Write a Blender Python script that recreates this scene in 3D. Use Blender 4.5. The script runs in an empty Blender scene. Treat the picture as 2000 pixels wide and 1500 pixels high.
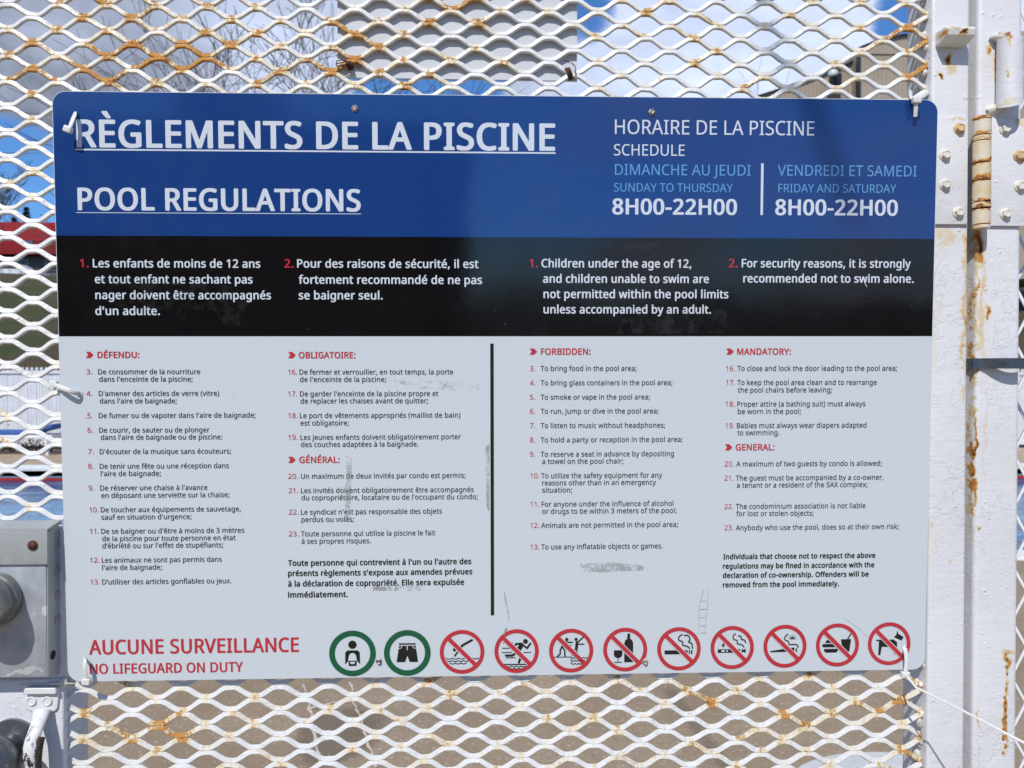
import bpy, bmesh, math, random
from mathutils import Vector, Matrix, noise

# ------------------------------------------------------------------ camera
sc = bpy.context.scene
COL = sc.collection
F = 1500.0                                   # focal length in photo pixels (2000 wide)
CAM = (0.06633, -0.82527, 1.5)
AX = [(0.999569, -0.029325, 0.001468), (-0.001154, 0.01071, 0.999942), (0.029339, 0.999513, -0.010671)]

cam = bpy.data.objects.new('camera', bpy.data.cameras.new('camera'))
COL.objects.link(cam)
ax, ay, az = (Vector(a).normalized() for a in AX)
cam.matrix_world = Matrix(((ax[0], ay[0], -az[0], CAM[0]), (ax[1], ay[1], -az[1], CAM[1]),
                           (ax[2], ay[2], -az[2], CAM[2]), (0, 0, 0, 1)))
cam.data.sensor_width = 36
cam.data.lens = 27
cam.data.clip_start = 0.02
cam.data.clip_end = 2000
cam.data.dof.use_dof = True
cam.data.dof.focus_distance = 0.81
cam.data.dof.aperture_fstop = 13
sc.camera = cam
sc.render.resolution_x, sc.render.resolution_y = 1024, 768


def ray(px, py):
    return ax * ((px - 1000) / F) - ay * ((py - 750) / F) + az


def at(px, py, Y):
    """world point seen at a photo pixel, on the vertical plane Y"""
    d = ray(px, py)
    return Vector(CAM) + d * ((Y - CAM[1]) / d.y)


# ------------------------------------------------------------------ world, sun, exposure
SUN = Vector((0.40, 1.0, -1.18)).normalized()     # direction the light travels
world = bpy.data.worlds.new('World')
sc.world = world
world.use_nodes = True
wt = world.node_tree
wn, wl = wt.nodes, wt.links
wn.clear()


def wnode(t, **k):
    n = wn.new(t)
    for a, b in k.items():
        setattr(n, a, b)
    return n


sky = wnode('ShaderNodeTexSky', sky_type='NISHITA', sun_disc=False)
sky.sun_elevation = math.asin(-SUN.z)
sky.sun_rotation = math.atan2(-SUN.x, -SUN.y)
sky.air_density = 1.0
sky.dust_density = 0.3
sky.ozone_density = 2.0
tc = wnode('ShaderNodeTexCoord')
nrm = wnode('ShaderNodeVectorMath', operation='NORMALIZE')
wl.new(tc.outputs['Generated'], nrm.inputs[0])


def wmath(op, a, b=None, clamp=False):
    n = wnode('ShaderNodeMath', operation=op, use_clamp=clamp)
    for i, v in enumerate((a, b)):
        if v is None:
            continue
        if isinstance(v, (int, float)):
            n.inputs[i].default_value = v
        else:
            wl.new(v, n.inputs[i])
    return n.outputs[0]


def wnoise(scale, detail, seed, zs=2.2, rough=0.55):
    m = wnode('ShaderNodeMapping')
    m.inputs['Location'].default_value = (seed, seed * 1.7, seed * 0.3)
    m.inputs['Scale'].default_value = (1, 1, zs)
    wl.new(nrm.outputs[0], m.inputs[0])
    n = wnode('ShaderNodeTexNoise')
    n.inputs['Scale'].default_value = scale
    n.inputs['Detail'].default_value = detail
    n.inputs['Roughness'].default_value = rough
    wl.new(m.outputs[0], n.inputs[0])
    return n.outputs[0]


def wblob(px, py, deg):
    """1 in the middle of a cloud bank, 0 at its rim"""
    d = ray(px, py).normalized()
    n = wnode('ShaderNodeVectorMath', operation='DOT_PRODUCT')
    wl.new(nrm.outputs[0], n.inputs[0])
    n.inputs[1].default_value = d
    r = wnode('ShaderNodeMapRange', interpolation_type='SMOOTHSTEP')
    r.inputs['From Min'].default_value = math.cos(math.radians(deg))
    r.inputs['From Max'].default_value = 1.0
    wl.new(n.outputs['Value'], r.inputs[0])
    return r.outputs[0]


cover = wnoise(2.6, 9, 3.1, 2.2, .62)
cover = wmath('ADD', cover, wmath('MULTIPLY', wblob(1480, 40, 26), 0.30))
cover = wmath('ADD', cover, wmath('MULTIPLY', wblob(60, 60, 13), 0.34))
cover = wmath('ADD', cover, wmath('MULTIPLY', wblob(520, 30, 20), 0.30))
cover = wmath('SUBTRACT', cover, wmath('MULTIPLY', wblob(60, 375, 8), 0.42))
cover = wmath('SUBTRACT', cover, wmath('MULTIPLY', wblob(1145, 20, 3.5), 0.35))
cover = wmath('SUBTRACT', cover, wmath('MULTIPLY', wblob(1765, 30, 3.2), 0.4))
cover = wmath('SUBTRACT', cover, wmath('MULTIPLY', wblob(840, 185, 7), 0.45))
cm = wnode('ShaderNodeMapRange', interpolation_type='SMOOTHSTEP')
cm.inputs['From Min'].default_value = 0.49
cm.inputs['From Max'].default_value = 0.63
wl.new(cover, cm.inputs[0])
# cloud brightness: grey bank on the left, bright white on the right, soft lumps in between
cb = wmath('MULTIPLY', wnoise(6.5, 8, 7.7, 1.8, .62), 1.1)
cb = wmath('ADD', cb, 0.12)
cb = wmath('ADD', cb, wmath('MULTIPLY', wblob(1560, 60, 22), 0.48))
cb = wmath('ADD', cb, wmath('MULTIPLY', wblob(470, 60, 14), 0.22))
cb = wmath('SUBTRACT', cb, wmath('MULTIPLY', wblob(50, 90, 14), 0.24))
cloud = wnode('ShaderNodeMix', data_type='RGBA')
cloud.inputs['A'].default_value = (0.0, 0.0, 0.0, 1)
cloud.inputs['B'].default_value = (0.65, 0.745, 0.99, 1)
wl.new(cb, cloud.inputs['Factor'])
cloud.clamp_factor = False
skys = wnode('ShaderNodeVectorMath', operation='MULTIPLY')
wl.new(sky.outputs[0], skys.inputs[0])
skys.inputs[1].default_value = (0.058, 0.100, 0.150)
mixs = wnode('ShaderNodeMix', data_type='RGBA')
wl.new(cm.outputs[0], mixs.inputs['Factor'])
wl.new(skys.outputs[0], mixs.inputs['A'])
wl.new(cloud.outputs['Result'], mixs.inputs['B'])
bg = wnode('ShaderNodeBackground')
bg.inputs['Strength'].default_value = 1.0
wl.new(mixs.outputs['Result'], bg.inputs['Color'])
wo = wnode('ShaderNodeOutputWorld')
wl.new(bg.outputs[0], wo.inputs[0])

sun = bpy.data.objects.new('sun', bpy.data.lights.new('sun', 'SUN'))
COL.objects.link(sun)
sun.data.energy = 4.2
sun.data.angle = math.radians(0.53)
sun.data.color = (1.0, 0.955, 0.89)
sun.rotation_euler = SUN.to_track_quat('-Z', 'Y').to_euler()
sun.location = (-3, -6, 8)
sc.view_settings.view_transform = 'Standard'
sc.view_settings.look = 'None'
sc.view_settings.exposure = 0.0
sc.view_settings.gamma = 1.0
sc.view_settings.use_curve_mapping = False
sc.cycles.use_denoising = True

# ------------------------------------------------------------------ object helpers
def tag(o, label=None, cat=None, group=None, kind=None):
    for k, v in (('label', label), ('category', cat), ('group', group), ('kind', kind)):
        if v:
            o[k] = v
    return o


def thing(name, label, cat, loc=(0, 0, 0), group=None):
    o = bpy.data.objects.new(name, None)
    o.empty_display_size = 0.1
    o.location = loc
    COL.objects.link(o)
    return tag(o, label, cat, group)


def world_loc(o):
    p = Vector(o.location)
    while o.parent:
        o = o.parent
        p += Vector(o.location)
    return p


class MB:
    """collects shapes in world coordinates, then links them as ONE mesh object"""

    def __init__(s):
        s.v, s.f, s.mi, s.m = [], [], [], 0

    def add(s, vs, fs):
        n = len(s.v)
        s.v += [tuple(v) for v in vs]
        s.f += [tuple(i + n for i in f) for f in fs]
        s.mi += [s.m] * len(fs)
        return s

    def bm(s, b):
        b.verts.index_update()
        s.add([v.co[:] for v in b.verts], [[v.index for v in f.verts] for f in b.faces])
        b.free()
        return s

    def box(s, x0, x1, y0, y1, z0, z1, bev=0.0, seg=2, mat=None):
        b = bmesh.new()
        bmesh.ops.create_cube(b, size=1)
        for v in b.verts:
            v.co = Vector(((x0 + x1) / 2 + v.co.x * (x1 - x0), (y0 + y1) / 2 + v.co.y * (y1 - y0),
                           (z0 + z1) / 2 + v.co.z * (z1 - z0)))
        if bev:
            bmesh.ops.bevel(b, geom=b.edges[:], offset=bev, segments=seg, affect='EDGES', profile=0.6)
        if mat:
            bmesh.ops.transform(b, matrix=mat, verts=b.verts)
        return s.bm(b)

    def tube(s, pts, r, n=8, cap=True, flat=1.0, nref=None):
        """round (or flattened) bar along a path; r may be a list"""
        pts = [Vector(p) for p in pts]
        rs = r if isinstance(r, (list, tuple)) else [r] * len(pts)
        vs, fs = [], []
        up = Vector(nref) if nref else None
        for i, p in enumerate(pts):
            t = (pts[min(i + 1, len(pts) - 1)] - pts[max(i - 1, 0)]).normalized()
            if up is None:
                up = Vector((0, 0, 1)) if abs(t.z) < .9 else Vector((1, 0, 0))
            a = t.cross(up)
            if a.length < 1e-6:
                a = t.cross(Vector((0, 1, 0.01)))
            a.normalize()
            b = a.cross(t).normalized()
            if not nref:
                up = b
            for k in range(n):
                th = 2 * math.pi * k / n
                vs.append(p + a * math.cos(th) * rs[i] + b * math.sin(th) * rs[i] * flat)
        for i in range(len(pts) - 1):
            for k in range(n):
                fs.append((i * n + k, i * n + (k + 1) % n, (i + 1) * n + (k + 1) % n, (i + 1) * n + k))
        if cap:
            fs.append(tuple(range(n))[::-1])
            fs.append(tuple((len(pts) - 1) * n + k for k in range(n)))
        return s.add(vs, fs)

    def lathe(s, prof, c, axis, n=32, r0=0.0):
        """profile [(radius, height)] turned round axis at c"""
        axis = Vector(axis).normalized()
        a = axis.orthogonal().normalized()
        b = axis.cross(a)
        c = Vector(c)
        vs, fs = [], []
        for r, h in prof:
            for k in range(n):
                th = 2 * math.pi * k / n + r0
                vs.append(c + axis * h + (a * math.cos(th) + b * math.sin(th)) * r)
        m = len(prof)
        for i in range(m - 1):
            for k in range(n):
                fs.append((i * n + k, i * n + (k + 1) % n, (i + 1) * n + (k + 1) % n, (i + 1) * n + k))
        fs.append(tuple(range(n))[::-1])
        fs.append(tuple((m - 1) * n + k for k in range(n)))
        return s.add(vs, fs)

    def prism(s, poly, off):
        """closed polygon of world points pushed along off"""
        n = len(poly)
        off = Vector(off)
        vs = [Vector(p) for p in poly] + [Vector(p) + off for p in poly]
        fs = [tuple(range(n)), tuple(range(n, 2 * n))[::-1]]
        fs += [(i, i + n, (i + 1) % n + n, (i + 1) % n) for i in range(n)]
        return s.add(vs, fs)

    def build(s, name, mats, parent=None, smooth=None, local=False):
        me = bpy.data.meshes.new(name)
        off = Vector() if (parent is None or local) else world_loc(parent)
        me.from_pydata([tuple(Vector(v) - off) for v in s.v], [], s.f)
        for m in (mats if isinstance(mats, (list, tuple)) else [mats]):
            me.materials.append(m)
        me.polygons.foreach_set('material_index', s.mi)
        me.validate()
        b = bmesh.new()
        b.from_mesh(me)
        bmesh.ops.recalc_face_normals(b, faces=b.faces)
        b.to_mesh(me)
        b.free()
        if smooth is not None:
            me.shade_smooth()
            me.set_sharp_from_angle(angle=math.radians(smooth))
        o = bpy.data.objects.new(name, me)
        COL.objects.link(o)
        if parent:
            o.parent = parent
        return o


# ------------------------------------------------------------------ materials
class Mat:
    def __init__(s, name, rough=0.6, spec=0.5, metal=0.0):
        s.m = bpy.data.materials.new(name)
        s.m.use_nodes = True
        s.n, s.l = s.m.node_tree.nodes, s.m.node_tree.links
        s.p = s.n['Principled BSDF']
        s.p.inputs['Roughness'].default_value = rough
        s.p.inputs['Specular IOR Level'].default_value = spec
        s.p.inputs['Metallic'].default_value = metal
        s._co = s._wp = None

    def put(s, sock, v):
        if isinstance(v, bpy.types.NodeSocket):
            s.l.new(v, sock)
        elif isinstance(v, (tuple, list)) and len(v) == 3 and sock.type == 'RGBA':
            sock.default_value = (*v, 1)
        else:
            sock.default_value = v

    def co(s):
        """world position (the objects stand still, so this is also their own)"""
        if s._co is None:
            s._co = s.n.new('ShaderNodeNewGeometry').outputs['Position']
        return s._co

    def co_z(s):
        n = s.n.new('ShaderNodeSeparateXYZ')
        s.put(n.inputs[0], s.co())
        return n.outputs['Z']

    def warped(s):
        """position pushed about a little, so that stains get ragged rims"""
        if s._wp is None:
            cur = s.co()
            for sc_, amp in ((38, .016), (150, .0055)):
                n = s.n.new('ShaderNodeTexNoise')
                n.inputs['Scale'].default_value = sc_
                n.inputs['Detail'].default_value = 3
                s.put(n.inputs[0], s.co())
                a = s.n.new('ShaderNodeVectorMath')
                a.operation = 'SUBTRACT'
                s.l.new(n.outputs['Color'], a.inputs[0])
                a.inputs[1].default_value = (.5, .5, .5)
                b = s.n.new('ShaderNodeVectorMath')
                b.operation = 'MULTIPLY_ADD'
                s.l.new(a.outputs[0], b.inputs[0])
                b.inputs[1].default_value = (amp, amp, amp * 1.6)
                s.put(b.inputs[2], cur)
                cur = b.outputs[0]
            s._wp = cur
        return s._wp

    def math(s, op, a, b=0.0, c=None, clamp=False):
        n = s.n.new('ShaderNodeMath')
        n.operation = op
        n.use_clamp = clamp
        s.put(n.inputs[0], a)
        s.put(n.inputs[1], b)
        if c is not None:
            s.put(n.inputs[2], c)
        return n.outputs[0]

    def noise(s, scale, detail=4, rough=0.6, seed=0.0, stretch=(1, 1, 1), dist=0.0):
        m = s.n.new('ShaderNodeMapping')
        m.inputs['Location'].default_value = (seed, seed * .7, seed * 1.3)
        m.inputs['Scale'].default_value = stretch
        s.put(m.inputs[0], s.co())
        n = s.n.new('ShaderNodeTexNoise')
        n.inputs['Scale'].default_value = scale
        n.inputs['Detail'].default_value = detail
        n.inputs['Roughness'].default_value = rough
        n.inputs['Distortion'].default_value = dist
        s.l.new(m.outputs[0], n.inputs[0])
        return n.outputs[0]

    def vor(s, scale, feature='F1', stretch=(1, 1, 1), out='Distance'):
        m = s.n.new('ShaderNodeMapping')
        m.inputs['Scale'].default_value = stretch
        s.put(m.inputs[0], s.co())
        n = s.n.new('ShaderNodeTexVoronoi')
        n.feature = feature
        n.inputs['Scale'].default_value = scale
        s.l.new(m.outputs[0], n.inputs[0])
        return n.outputs[out]

    def rng(s, v, a, b, c=0.0, d=1.0, smooth=True):
        n = s.n.new('ShaderNodeMapRange')
        n.interpolation_type = 'SMOOTHSTEP' if smooth else 'LINEAR'
        s.put(n.inputs[0], v)
        for k, x in zip(('From Min', 'From Max', 'To Min', 'To Max'), (a, b, c, d)):
            n.inputs[k].default_value = x
        return n.outputs[0]

    def mix(s, f, a, b, blend='MIX'):
        n = s.n.new('ShaderNodeMix')
        n.data_type = 'RGBA'
        n.blend_type = blend
        s.put(n.inputs['Factor'], f)
        s.put(n.inputs['A'], a)
        s.put(n.inputs['B'], b)
        return n.outputs['Result']

    def blob(s, c, size, seed=0.0):
        """1 at c, fading to 0 over size (x, y, z half-widths): a stain at a place of its own"""
        a = s.n.new('ShaderNodeVectorMath')
        a.operation = 'SUBTRACT'
        s.put(a.inputs[0], s.warped())
        a.inputs[1].default_value = c
        b = s.n.new('ShaderNodeVectorMath')
        b.operation = 'MULTIPLY'
        s.l.new(a.outputs[0], b.inputs[0])
        b.inputs[1].default_value = tuple(1 / x for x in size)
        d = s.n.new('ShaderNodeVectorMath')
        d.operation = 'LENGTH'
        s.l.new(b.outputs[0], d.inputs[0])
        return s.rng(d.outputs['Value'], 1.0, 0.1)

    def bump(s, h, strength=0.3, dist=0.001, prev=None):
        n = s.n.new('ShaderNodeBump')
        n.inputs['Strength'].default_value = strength
        n.inputs['Distance'].default_value = dist
        s.put(n.inputs['Height'], h)
        if prev:
            s.l.new(prev, n.inputs['Normal'])
        s.l.new(n.outputs[0], s.p.inputs['Normal'])
        return n.outputs[0]

    def base(s, v):
        s.put(s.p.inputs['Base Color'], v)
        return s

    def r(s, v):
        s.put(s.p.inputs['Roughness'], v)
        return s


def plain(name, col, rough=0.6, var=0.12, scale=30, bump=0.0, metal=0.0, spec=0.5):
    """a colour with uneven grain"""
    m = Mat(name, rough, spec, metal)
    n = m.noise(scale, 5)
    dark = tuple(c * (1 - var) for c in col)
    lite = tuple(min(1, c * (1 + var)) for c in col)
    m.base(m.mix(m.rng(n, .3, .7), dark, lite))
    if bump:
        m.bump(n, bump, 0.002)
    return m.m


WHITE = (0.665, 0.67, 0.685)
R_YEL, R_ORG, R_DRK = (0.60, 0.47, 0.24), (0.47, 0.215, 0.05), (0.07, 0.022, 0.008)


def painted(name, blobs=(), specks=0.0, chips_dark=0.0, coarse=1.3, base=WHITE, rough=0.40, bumpk=0.7, extra=None):
    """thick old white paint over steel, with rust coming through at given places"""
    m = Mat(name, rough, 0.4)
    big = m.noise(9, 4, seed=2)
    fine = m.noise(230, 4, 0.65)
    med = m.noise(60, 6, 0.7, seed=5, dist=0.3)
    col = m.mix(m.rng(big, .35, .7), base, tuple(c * .93 for c in base))
    # yellowed, dusty film
    col = m.mix(m.math('MULTIPLY', m.rng(m.noise(22, 5, seed=9, stretch=(1.6, 1, .5)), .52, .75), .35), col, (.66, .62, .50))
    tot = None
    for c, size, k in blobs:
        b = m.math('MULTIPLY', m.blob(c, size), k)
        tot = b if tot is None else m.math('MAXIMUM', tot, b)
    if extra:
        e = extra(m)
        tot = e if tot is None else m.math('MAXIMUM', tot, e)
    sp = m.math('MULTIPLY', m.rng(m.noise(30, 5, 0.6, seed=21), .66, .80), specks)
    tot = sp if tot is None else m.math('MAXIMUM', tot, sp)
    tot_ = tot
    nn = m.math('MULTIPLY_ADD', med, 0.9, -0.45)
    f2 = m.math('MULTIPLY_ADD', fine, 0.5, -0.25)
    wet = m.math('ADD', tot, m.math('MULTIPLY', m.math('ADD', nn, f2), m.rng(tot, 0.0, 0.3)))
    col = m.mix(m.math('MULTIPLY', m.rng(wet, .10, .45), .8), col, R_YEL)
    col = m.mix(m.rng(wet, .45, .72), col, R_ORG)
    col = m.mix(m.rng(wet, .78, 1.02), col, R_DRK)
    if extra:       # small dark pits sprinkled in the orange
        pit = m.math('MULTIPLY', m.rng(m.noise(420, 3, .5, seed=31), .60, .68), m.rng(wet, .3, .6))
        col = m.mix(pit, col, (.16, .05, .012))
    if chips_dark:
        ch = m.math('MULTIPLY', m.rng(m.noise(150, 5, .75, seed=50, stretch=(1, 1, .5)), .535, .56), m.rng(m.co_z(), 1.155, 1.12))
        col = m.mix(m.math('MULTIPLY', ch, chips_dark), col, (.025, .022, .02))
    m.base(col)
    m.r(m.rng(wet, .2, .8, rough, .9))
    h = m.math('ADD', m.math('MULTIPLY', fine, .35), m.math('MULTIPLY', med, .5))
    brush = m.noise(160, 3, 0.5, seed=4, stretch=(.25, 1, 1.2), dist=1.2)
    h = m.math('ADD', h, m.math('MULTIPLY', brush, .26 * coarse))
    crack = m.rng(m.math('ABSOLUTE', m.math('SUBTRACT', m.noise(26, 4, .6, seed=12, dist=1.5), .5)), .0, .014)
    h = m.math('ADD', h, m.math('MULTIPLY', m.math('MULTIPLY', crack, m.rng(m.noise(7, 3, seed=33), .42, .6)), .30 * coarse))
    lumps = m.rng(m.vor(120), .30, .05)
    h = m.math('ADD', h, m.math('MULTIPLY', m.math('MULTIPLY', lumps, m.rng(m.noise(40, 3, seed=40), .55, .68)), .7 * coarse))
    chips = m.rng(m.vor(85), .06, .16)
    h = m.math('ADD', h, m.math('MULTIPLY', chips, m.math('MULTIPLY', m.rng(big, .5, .6), -.35)))
    h = m.math('ADD', h, m.math('MULTIPLY', m.rng(wet, .4, .8), .5))
    m.bump(h, bumpk, 0.0012)
    return m.m


def px(pxx, pyy, Y, w, h, d=0.03):
    """stain centre and half-widths from its place in pixels on the face at Y"""
    p = at(pxx, pyy, Y)
    k = (Y - CAM[1]) / F
    return tuple(p), (w * k, d, h * k)


FR = -0.010          # front face of stile and post
M = {}
M['stile'] = painted('white_paint_stile', [
    (*px(1883, 610, FR, 9, 260), .50), (*px(1888, 475, FR, 16, 60), .6), (*px(1850, 465, FR, 46, 40), .42), *[(*px(1806, yy, 0.012, 12, 17, .012), .9) for yy in (20, 78, 128, 165, 1340, 1395, 1440, 1490)], (*px(1796, 100, .02, 20, 200), .30), (*px(1796, 1420, .02, 20, 150), .25),
    (*px(1854, 113, FR, 10, 14), .95), (*px(1840, 143, FR, 7, 12), 1.0), (*px(1860, 128, FR, 16, 20), .5),
    (*px(1853, 1100, FR, 10, 10), .4), (*px(1825, 1025, FR, 8, 10), .35), (*px(1830, 620, FR, 18, 200), .2),
    (*px(1885, 760, FR, 6, 60), .35)], specks=.12)
M['post'] = painted('white_paint_post', [
    (*px(1913, 480, FR, 14, 70), 1.0), (*px(1907, 640, FR, 7, 190), .95), (*px(1919, 600, FR, 12, 190), .42),
    (*px(1931, 610, FR, 8, 30), .85), (*px(1905, 900, FR, 5, 240), .95), (*px(1914, 1028, FR, 6, 7), .95),
    (*px(1965, 1300, FR, 8, 50), .8), (*px(1966, 1400, FR, 7, 120), .9), (*px(1972, 1270, FR, 16, 12), .6),
    (*px(1914, 1408, FR, 5, 30), .75), (*px(1930, 95, FR, 8, 12), .7), (*px(1944, 120, FR, 7, 60), .75),
    (*px(1925, 850, FR, 6, 220), .25), (*px(1930, 395, FR, 18, 60), .2)], specks=.1)
M['paint'] = painted('white_paint', (), specks=.18)
M['leaf'] = painted('white_paint_hinge_leaf', [(*px(1870, 236, FR, 60, 5), .4), (*px(1994, 312, FR, 12, 14), .75),
                                               (*px(1898, 340, FR, 3, 90), .55), (*px(1985, 240, FR, 20, 6), .6)], specks=.05)
M['barrel'] = painted('rusty_hinge_barrel', [(tuple(at(1918, yy, FR - .012)), (.06, .06, hz_), k_) for yy, hz_, k_ in (
    (226, .005, .9), (261, .003, .7), (271, .003, .6), (318, .008, .95), (350, .006, .85), (372, .012, .45), (394, .004, .9), (407, .004, 1.0), (438, .004, .6))] + [
    (*px(1918, 227, FR, 30, 12), .8), (*px(1918, 268, FR, 30, 9), .6), (*px(1918, 320, FR, 34, 22), .9),
    (*px(1922, 350, FR, 32, 13), .95), (*px(1929, 363, FR, 9, 20), .85), (*px(1918, 399, FR, 34, 18), .85),
    (*px(1918, 409, FR, 34, 16), 1.15), (*px(1903, 330, FR, 10, 190), .7), (tuple(at(1918, 340, FR - .012)), (.06, .06, .11), .36)], specks=.1,
    base=(.66, .59, .49), bumpk=.35)
M['block'] = painted('flaking_stop_block', [(*px(1886, 62, FR - .02, 15, 8), 1.15), (*px(1848, 62, FR - .02, 8, 16), .7),
                                            (*px(1870, 48, FR - .02, 36, 4), .75)], specks=.2, base=(.70, .70, .66))
M['lug'] = painted('white_paint_lug', [(*px(1966, 60, FR - .02, 18, 12), 1.1), (*px(1955, 88, FR - .01, 6, 20), .9),
                                       (*px(1968, 148, FR - .02, 5, 10), .6), (*px(1975, 200, FR - .02, 30, 12), .3)], specks=.1)
M['plate'] = painted('white_paint_lock_plate', [(*px(30, 1330, -.03, 60, 6), .95), (*px(70, 1337, -.03, 60, 7), .45),
                                                (*px(128, 1325, -.02, 8, 10), 1.0), (*px(40, 1345, -.03, 30, 9), .4)], specks=.1,
                     base=(.68, .69, .72))
M['handle'] = painted('worn_handle_paint', [(*px(82, 1346, -.05, 30, 4), .75), (*px(50, 1445, -.06, 8, 12), .9),
                                            (*px(44, 1470, -.06, 5, 50), .5)], specks=.25, base=(.70, .705, .70), rough=.3, bumpk=.3, chips_dark=1.0)
M['box'] = None


def rust_attr(m):
    a = m.n.new('ShaderNodeAttribute')
    a.attribute_name = 'rust'
    v = m.math('MULTIPLY', a.outputs['Fac'], m.rng(m.noise(75, 4, .6, seed=15), .3, .7, .5, 1.3))
    v = m.math('MULTIPLY', v, m.rng(m.noise(260, 5, .7, seed=18), .3, .68, .45, 1.45))
    return m.math('MINIMUM', v, .76)


M['mesh'] = painted('white_paint_expanded_metal', extra=rust_attr, specks=.22, bumpk=.8, rough=.36, base=(.655, .66, .65))


def galv(name, base=(.36, .375, .39), rough=.42, metal=.75, white=()):
    m = Mat(name, rough, .5, metal)
    n = m.noise(14, 5, seed=3, stretch=(1, 1, .4))
    v = m.vor(60, out='Distance')
    col = m.mix(m.rng(n, .3, .7), tuple(c * .8 for c in base), tuple(c * 1.2 for c in base))
    v2 = m.math('MULTIPLY_ADD', m.math('ADD', v, 0.0), .25, .85)
    col = m.mix(1.0, col, v2, 'MULTIPLY')
    col = m.mix(m.math('MULTIPLY', m.rng(m.noise(120, 6, .7), .55, .75), .5), col, (.55, .56, .56))
    for c, size in white:       # remnants of white paint
        col = m.mix(m.rng(m.math('ADD', m.blob(c, size), m.math('MULTIPLY_ADD', m.noise(90, 4, .6), .8, -.4)), .42, .47), col, (.66, .67, .67))
    m.base(col)
    m.r(m.rng(m.noise(40, 5), .3, .7, rough - .1, rough + .15))
    m.bump(m.noise(300, 3), .15, .0005)
    return m.m


M['galv'] = galv('dull_galvanised_steel', base=(.46, .49, .53), rough=.5, metal=.45, white=[px(88, 1192, -.031, 10, 16, .01), px(68, 1198, -.031, 4, 4, .01), px(30, 1318, -.031, 60, 7, .01), px(60, 1312, -.031, 34, 5, .01)])
M['galv_old'] = galv('stained_steel_edge', base=(.34, .33, .31), rough=.6, metal=.4)
M['dial'] = galv('grey_cast_dial', base=(.24, .24, .215), rough=.33, metal=.6)
M['clamp'] = galv('dark_steel_strap', base=(.17, .19, .21), rough=.28, metal=.9)
M['chrome'] = galv('scuffed_black_chrome', base=(.15, .155, .17), rough=.3, metal=.7)
M['bolt'] = painted('cream_painted_bolt', (), specks=.3, base=(.70, .67, .58), rough=.3, bumpk=.2)
M['bolt_rust'] = plain('rusty_cream_bolt', (.60, .42, .22), .4, .25, 300)
M['screw'] = plain('weathered_zinc_screw', (.50, .43, .34), .35, .4, 500, metal=.6)
M['rusty_screw'] = plain('rusted_screw', (.07, .022, .010), .7, .7, 500)
M['wire'] = plain('rusted_tie_wire', (.065, .024, .012), .8, .5, 300)
M['chain'] = plain('white_vinyl_wire', (.78, .79, .80), .35, .03, 60)


def ziptie():
    m = Mat('translucent_white_nylon', .35, .5)
    n = m.noise(300, 3)
    m.base(m.mix(m.rng(n, .3, .7), (.60, .60, .575), (.68, .68, .66)))
    m.p.inputs['Subsurface Weight'].default_value = .25
    m.p.inputs['Subsurface Radius'].default_value = (.004, .004, .004)
    m.p.inputs['Subsurface Scale'].default_value = .5
    return m.m


M['nylon'] = ziptie()


def print_mat(name, col, rough=.065, spec=.6, dirt=.12):
    """flat glossy print, faintly wavy, with a thin film of dust"""
    m = Mat(name, rough, spec)
    n = m.noise(7, 5, .6, seed=3)
    d = m.noise(45, 6, .7, seed=8, stretch=(1, 1, .6))
    film = m.math('MULTIPLY', m.math('MULTIPLY', m.rng(n, .35, .7), m.rng(d, .35, .8)), dirt)
    m.base(m.mix(film, col, (.42, .42, .41)))
    m.r(m.math('ADD', m.math('MULTIPLY', m.rng(n, .35, .75), .05), rough))
    b_ = m.bump(m.noise(3.0, 3, .5, seed=1), .10, .004)
    m.bump(m.noise(90, 3, .6, seed=6), .05, .0006, b_)
    return m.m


P_WHITE = print_mat('sign_white', (.545, .596, .625), rough=.16, spec=.4, dirt=.05)
P_BLUE = print_mat('sign_blue', (.0095, .043, .180), dirt=.02)
P_BLACK = print_mat('sign_black', (.0055, .005, .0055), dirt=.010)
P_LET = print_mat('letter_white', (.58, .63, .69), dirt=.05)
P_SKY = print_mat('letter_light_blue', (.11, .30, .56), dirt=.05)
P_RED = print_mat('print_red', (.46, .028, .042), rough=.2, dirt=.03)
P_TXT = print_mat('print_charcoal', (.028, .032, .042), rough=.25, dirt=.04)
P_INK = print_mat('print_black', (.006, .006, .007), rough=.25, dirt=.04)
P_GRN = print_mat('print_green', (.002, .095, .042), rough=.2, dirt=.03)
P_EDGE = plain('sign_core_edge', (.7, .72, .68), .5, .03)

# ------------------------------------------------------------------ setting
# the walking surface beyond the gate, wide enough to reach the horizon; the pool is cut out of it
def ground_pt(pxx, pyy, Z=0.0):
    d = ray(pxx, pyy)
    s = (Z - CAM[2]) / d.z
    return Vector(CAM) + d * s


POOL_N, POOL_F = 5.6, 11.4          # near and far water line
POOL_L, POOL_R = -9.0, 9.5
gm = Mat('brown_concrete_ground', .85, .3)
n1 = gm.noise(2.2, 5, seed=2)
n2 = gm.noise(45, 6, .7)
gc = gm.mix(gm.rng(n1, .3, .7), (.26, .192, .122), (.335, .257, .17))
gc = gm.mix(gm.math('MULTIPLY', gm.rng(n2, .35, .7), .6), gc, (.20, .155, .108))
gc = gm.mix(gm.rng(gm.vor(34), .20, .10), gc, (.42, .37, .30))
gc = gm.mix(gm.math('MULTIPLY', gm.rng(gm.vor(19), .13, .07), .7), gc, (.50, .45, .38))
# a darker patch with hairline repairs
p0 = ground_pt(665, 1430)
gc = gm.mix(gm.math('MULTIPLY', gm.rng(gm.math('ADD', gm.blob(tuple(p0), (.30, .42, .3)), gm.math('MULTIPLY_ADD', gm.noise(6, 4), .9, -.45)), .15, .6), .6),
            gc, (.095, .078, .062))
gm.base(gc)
gm.bump(n2, .5, .006)

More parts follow.
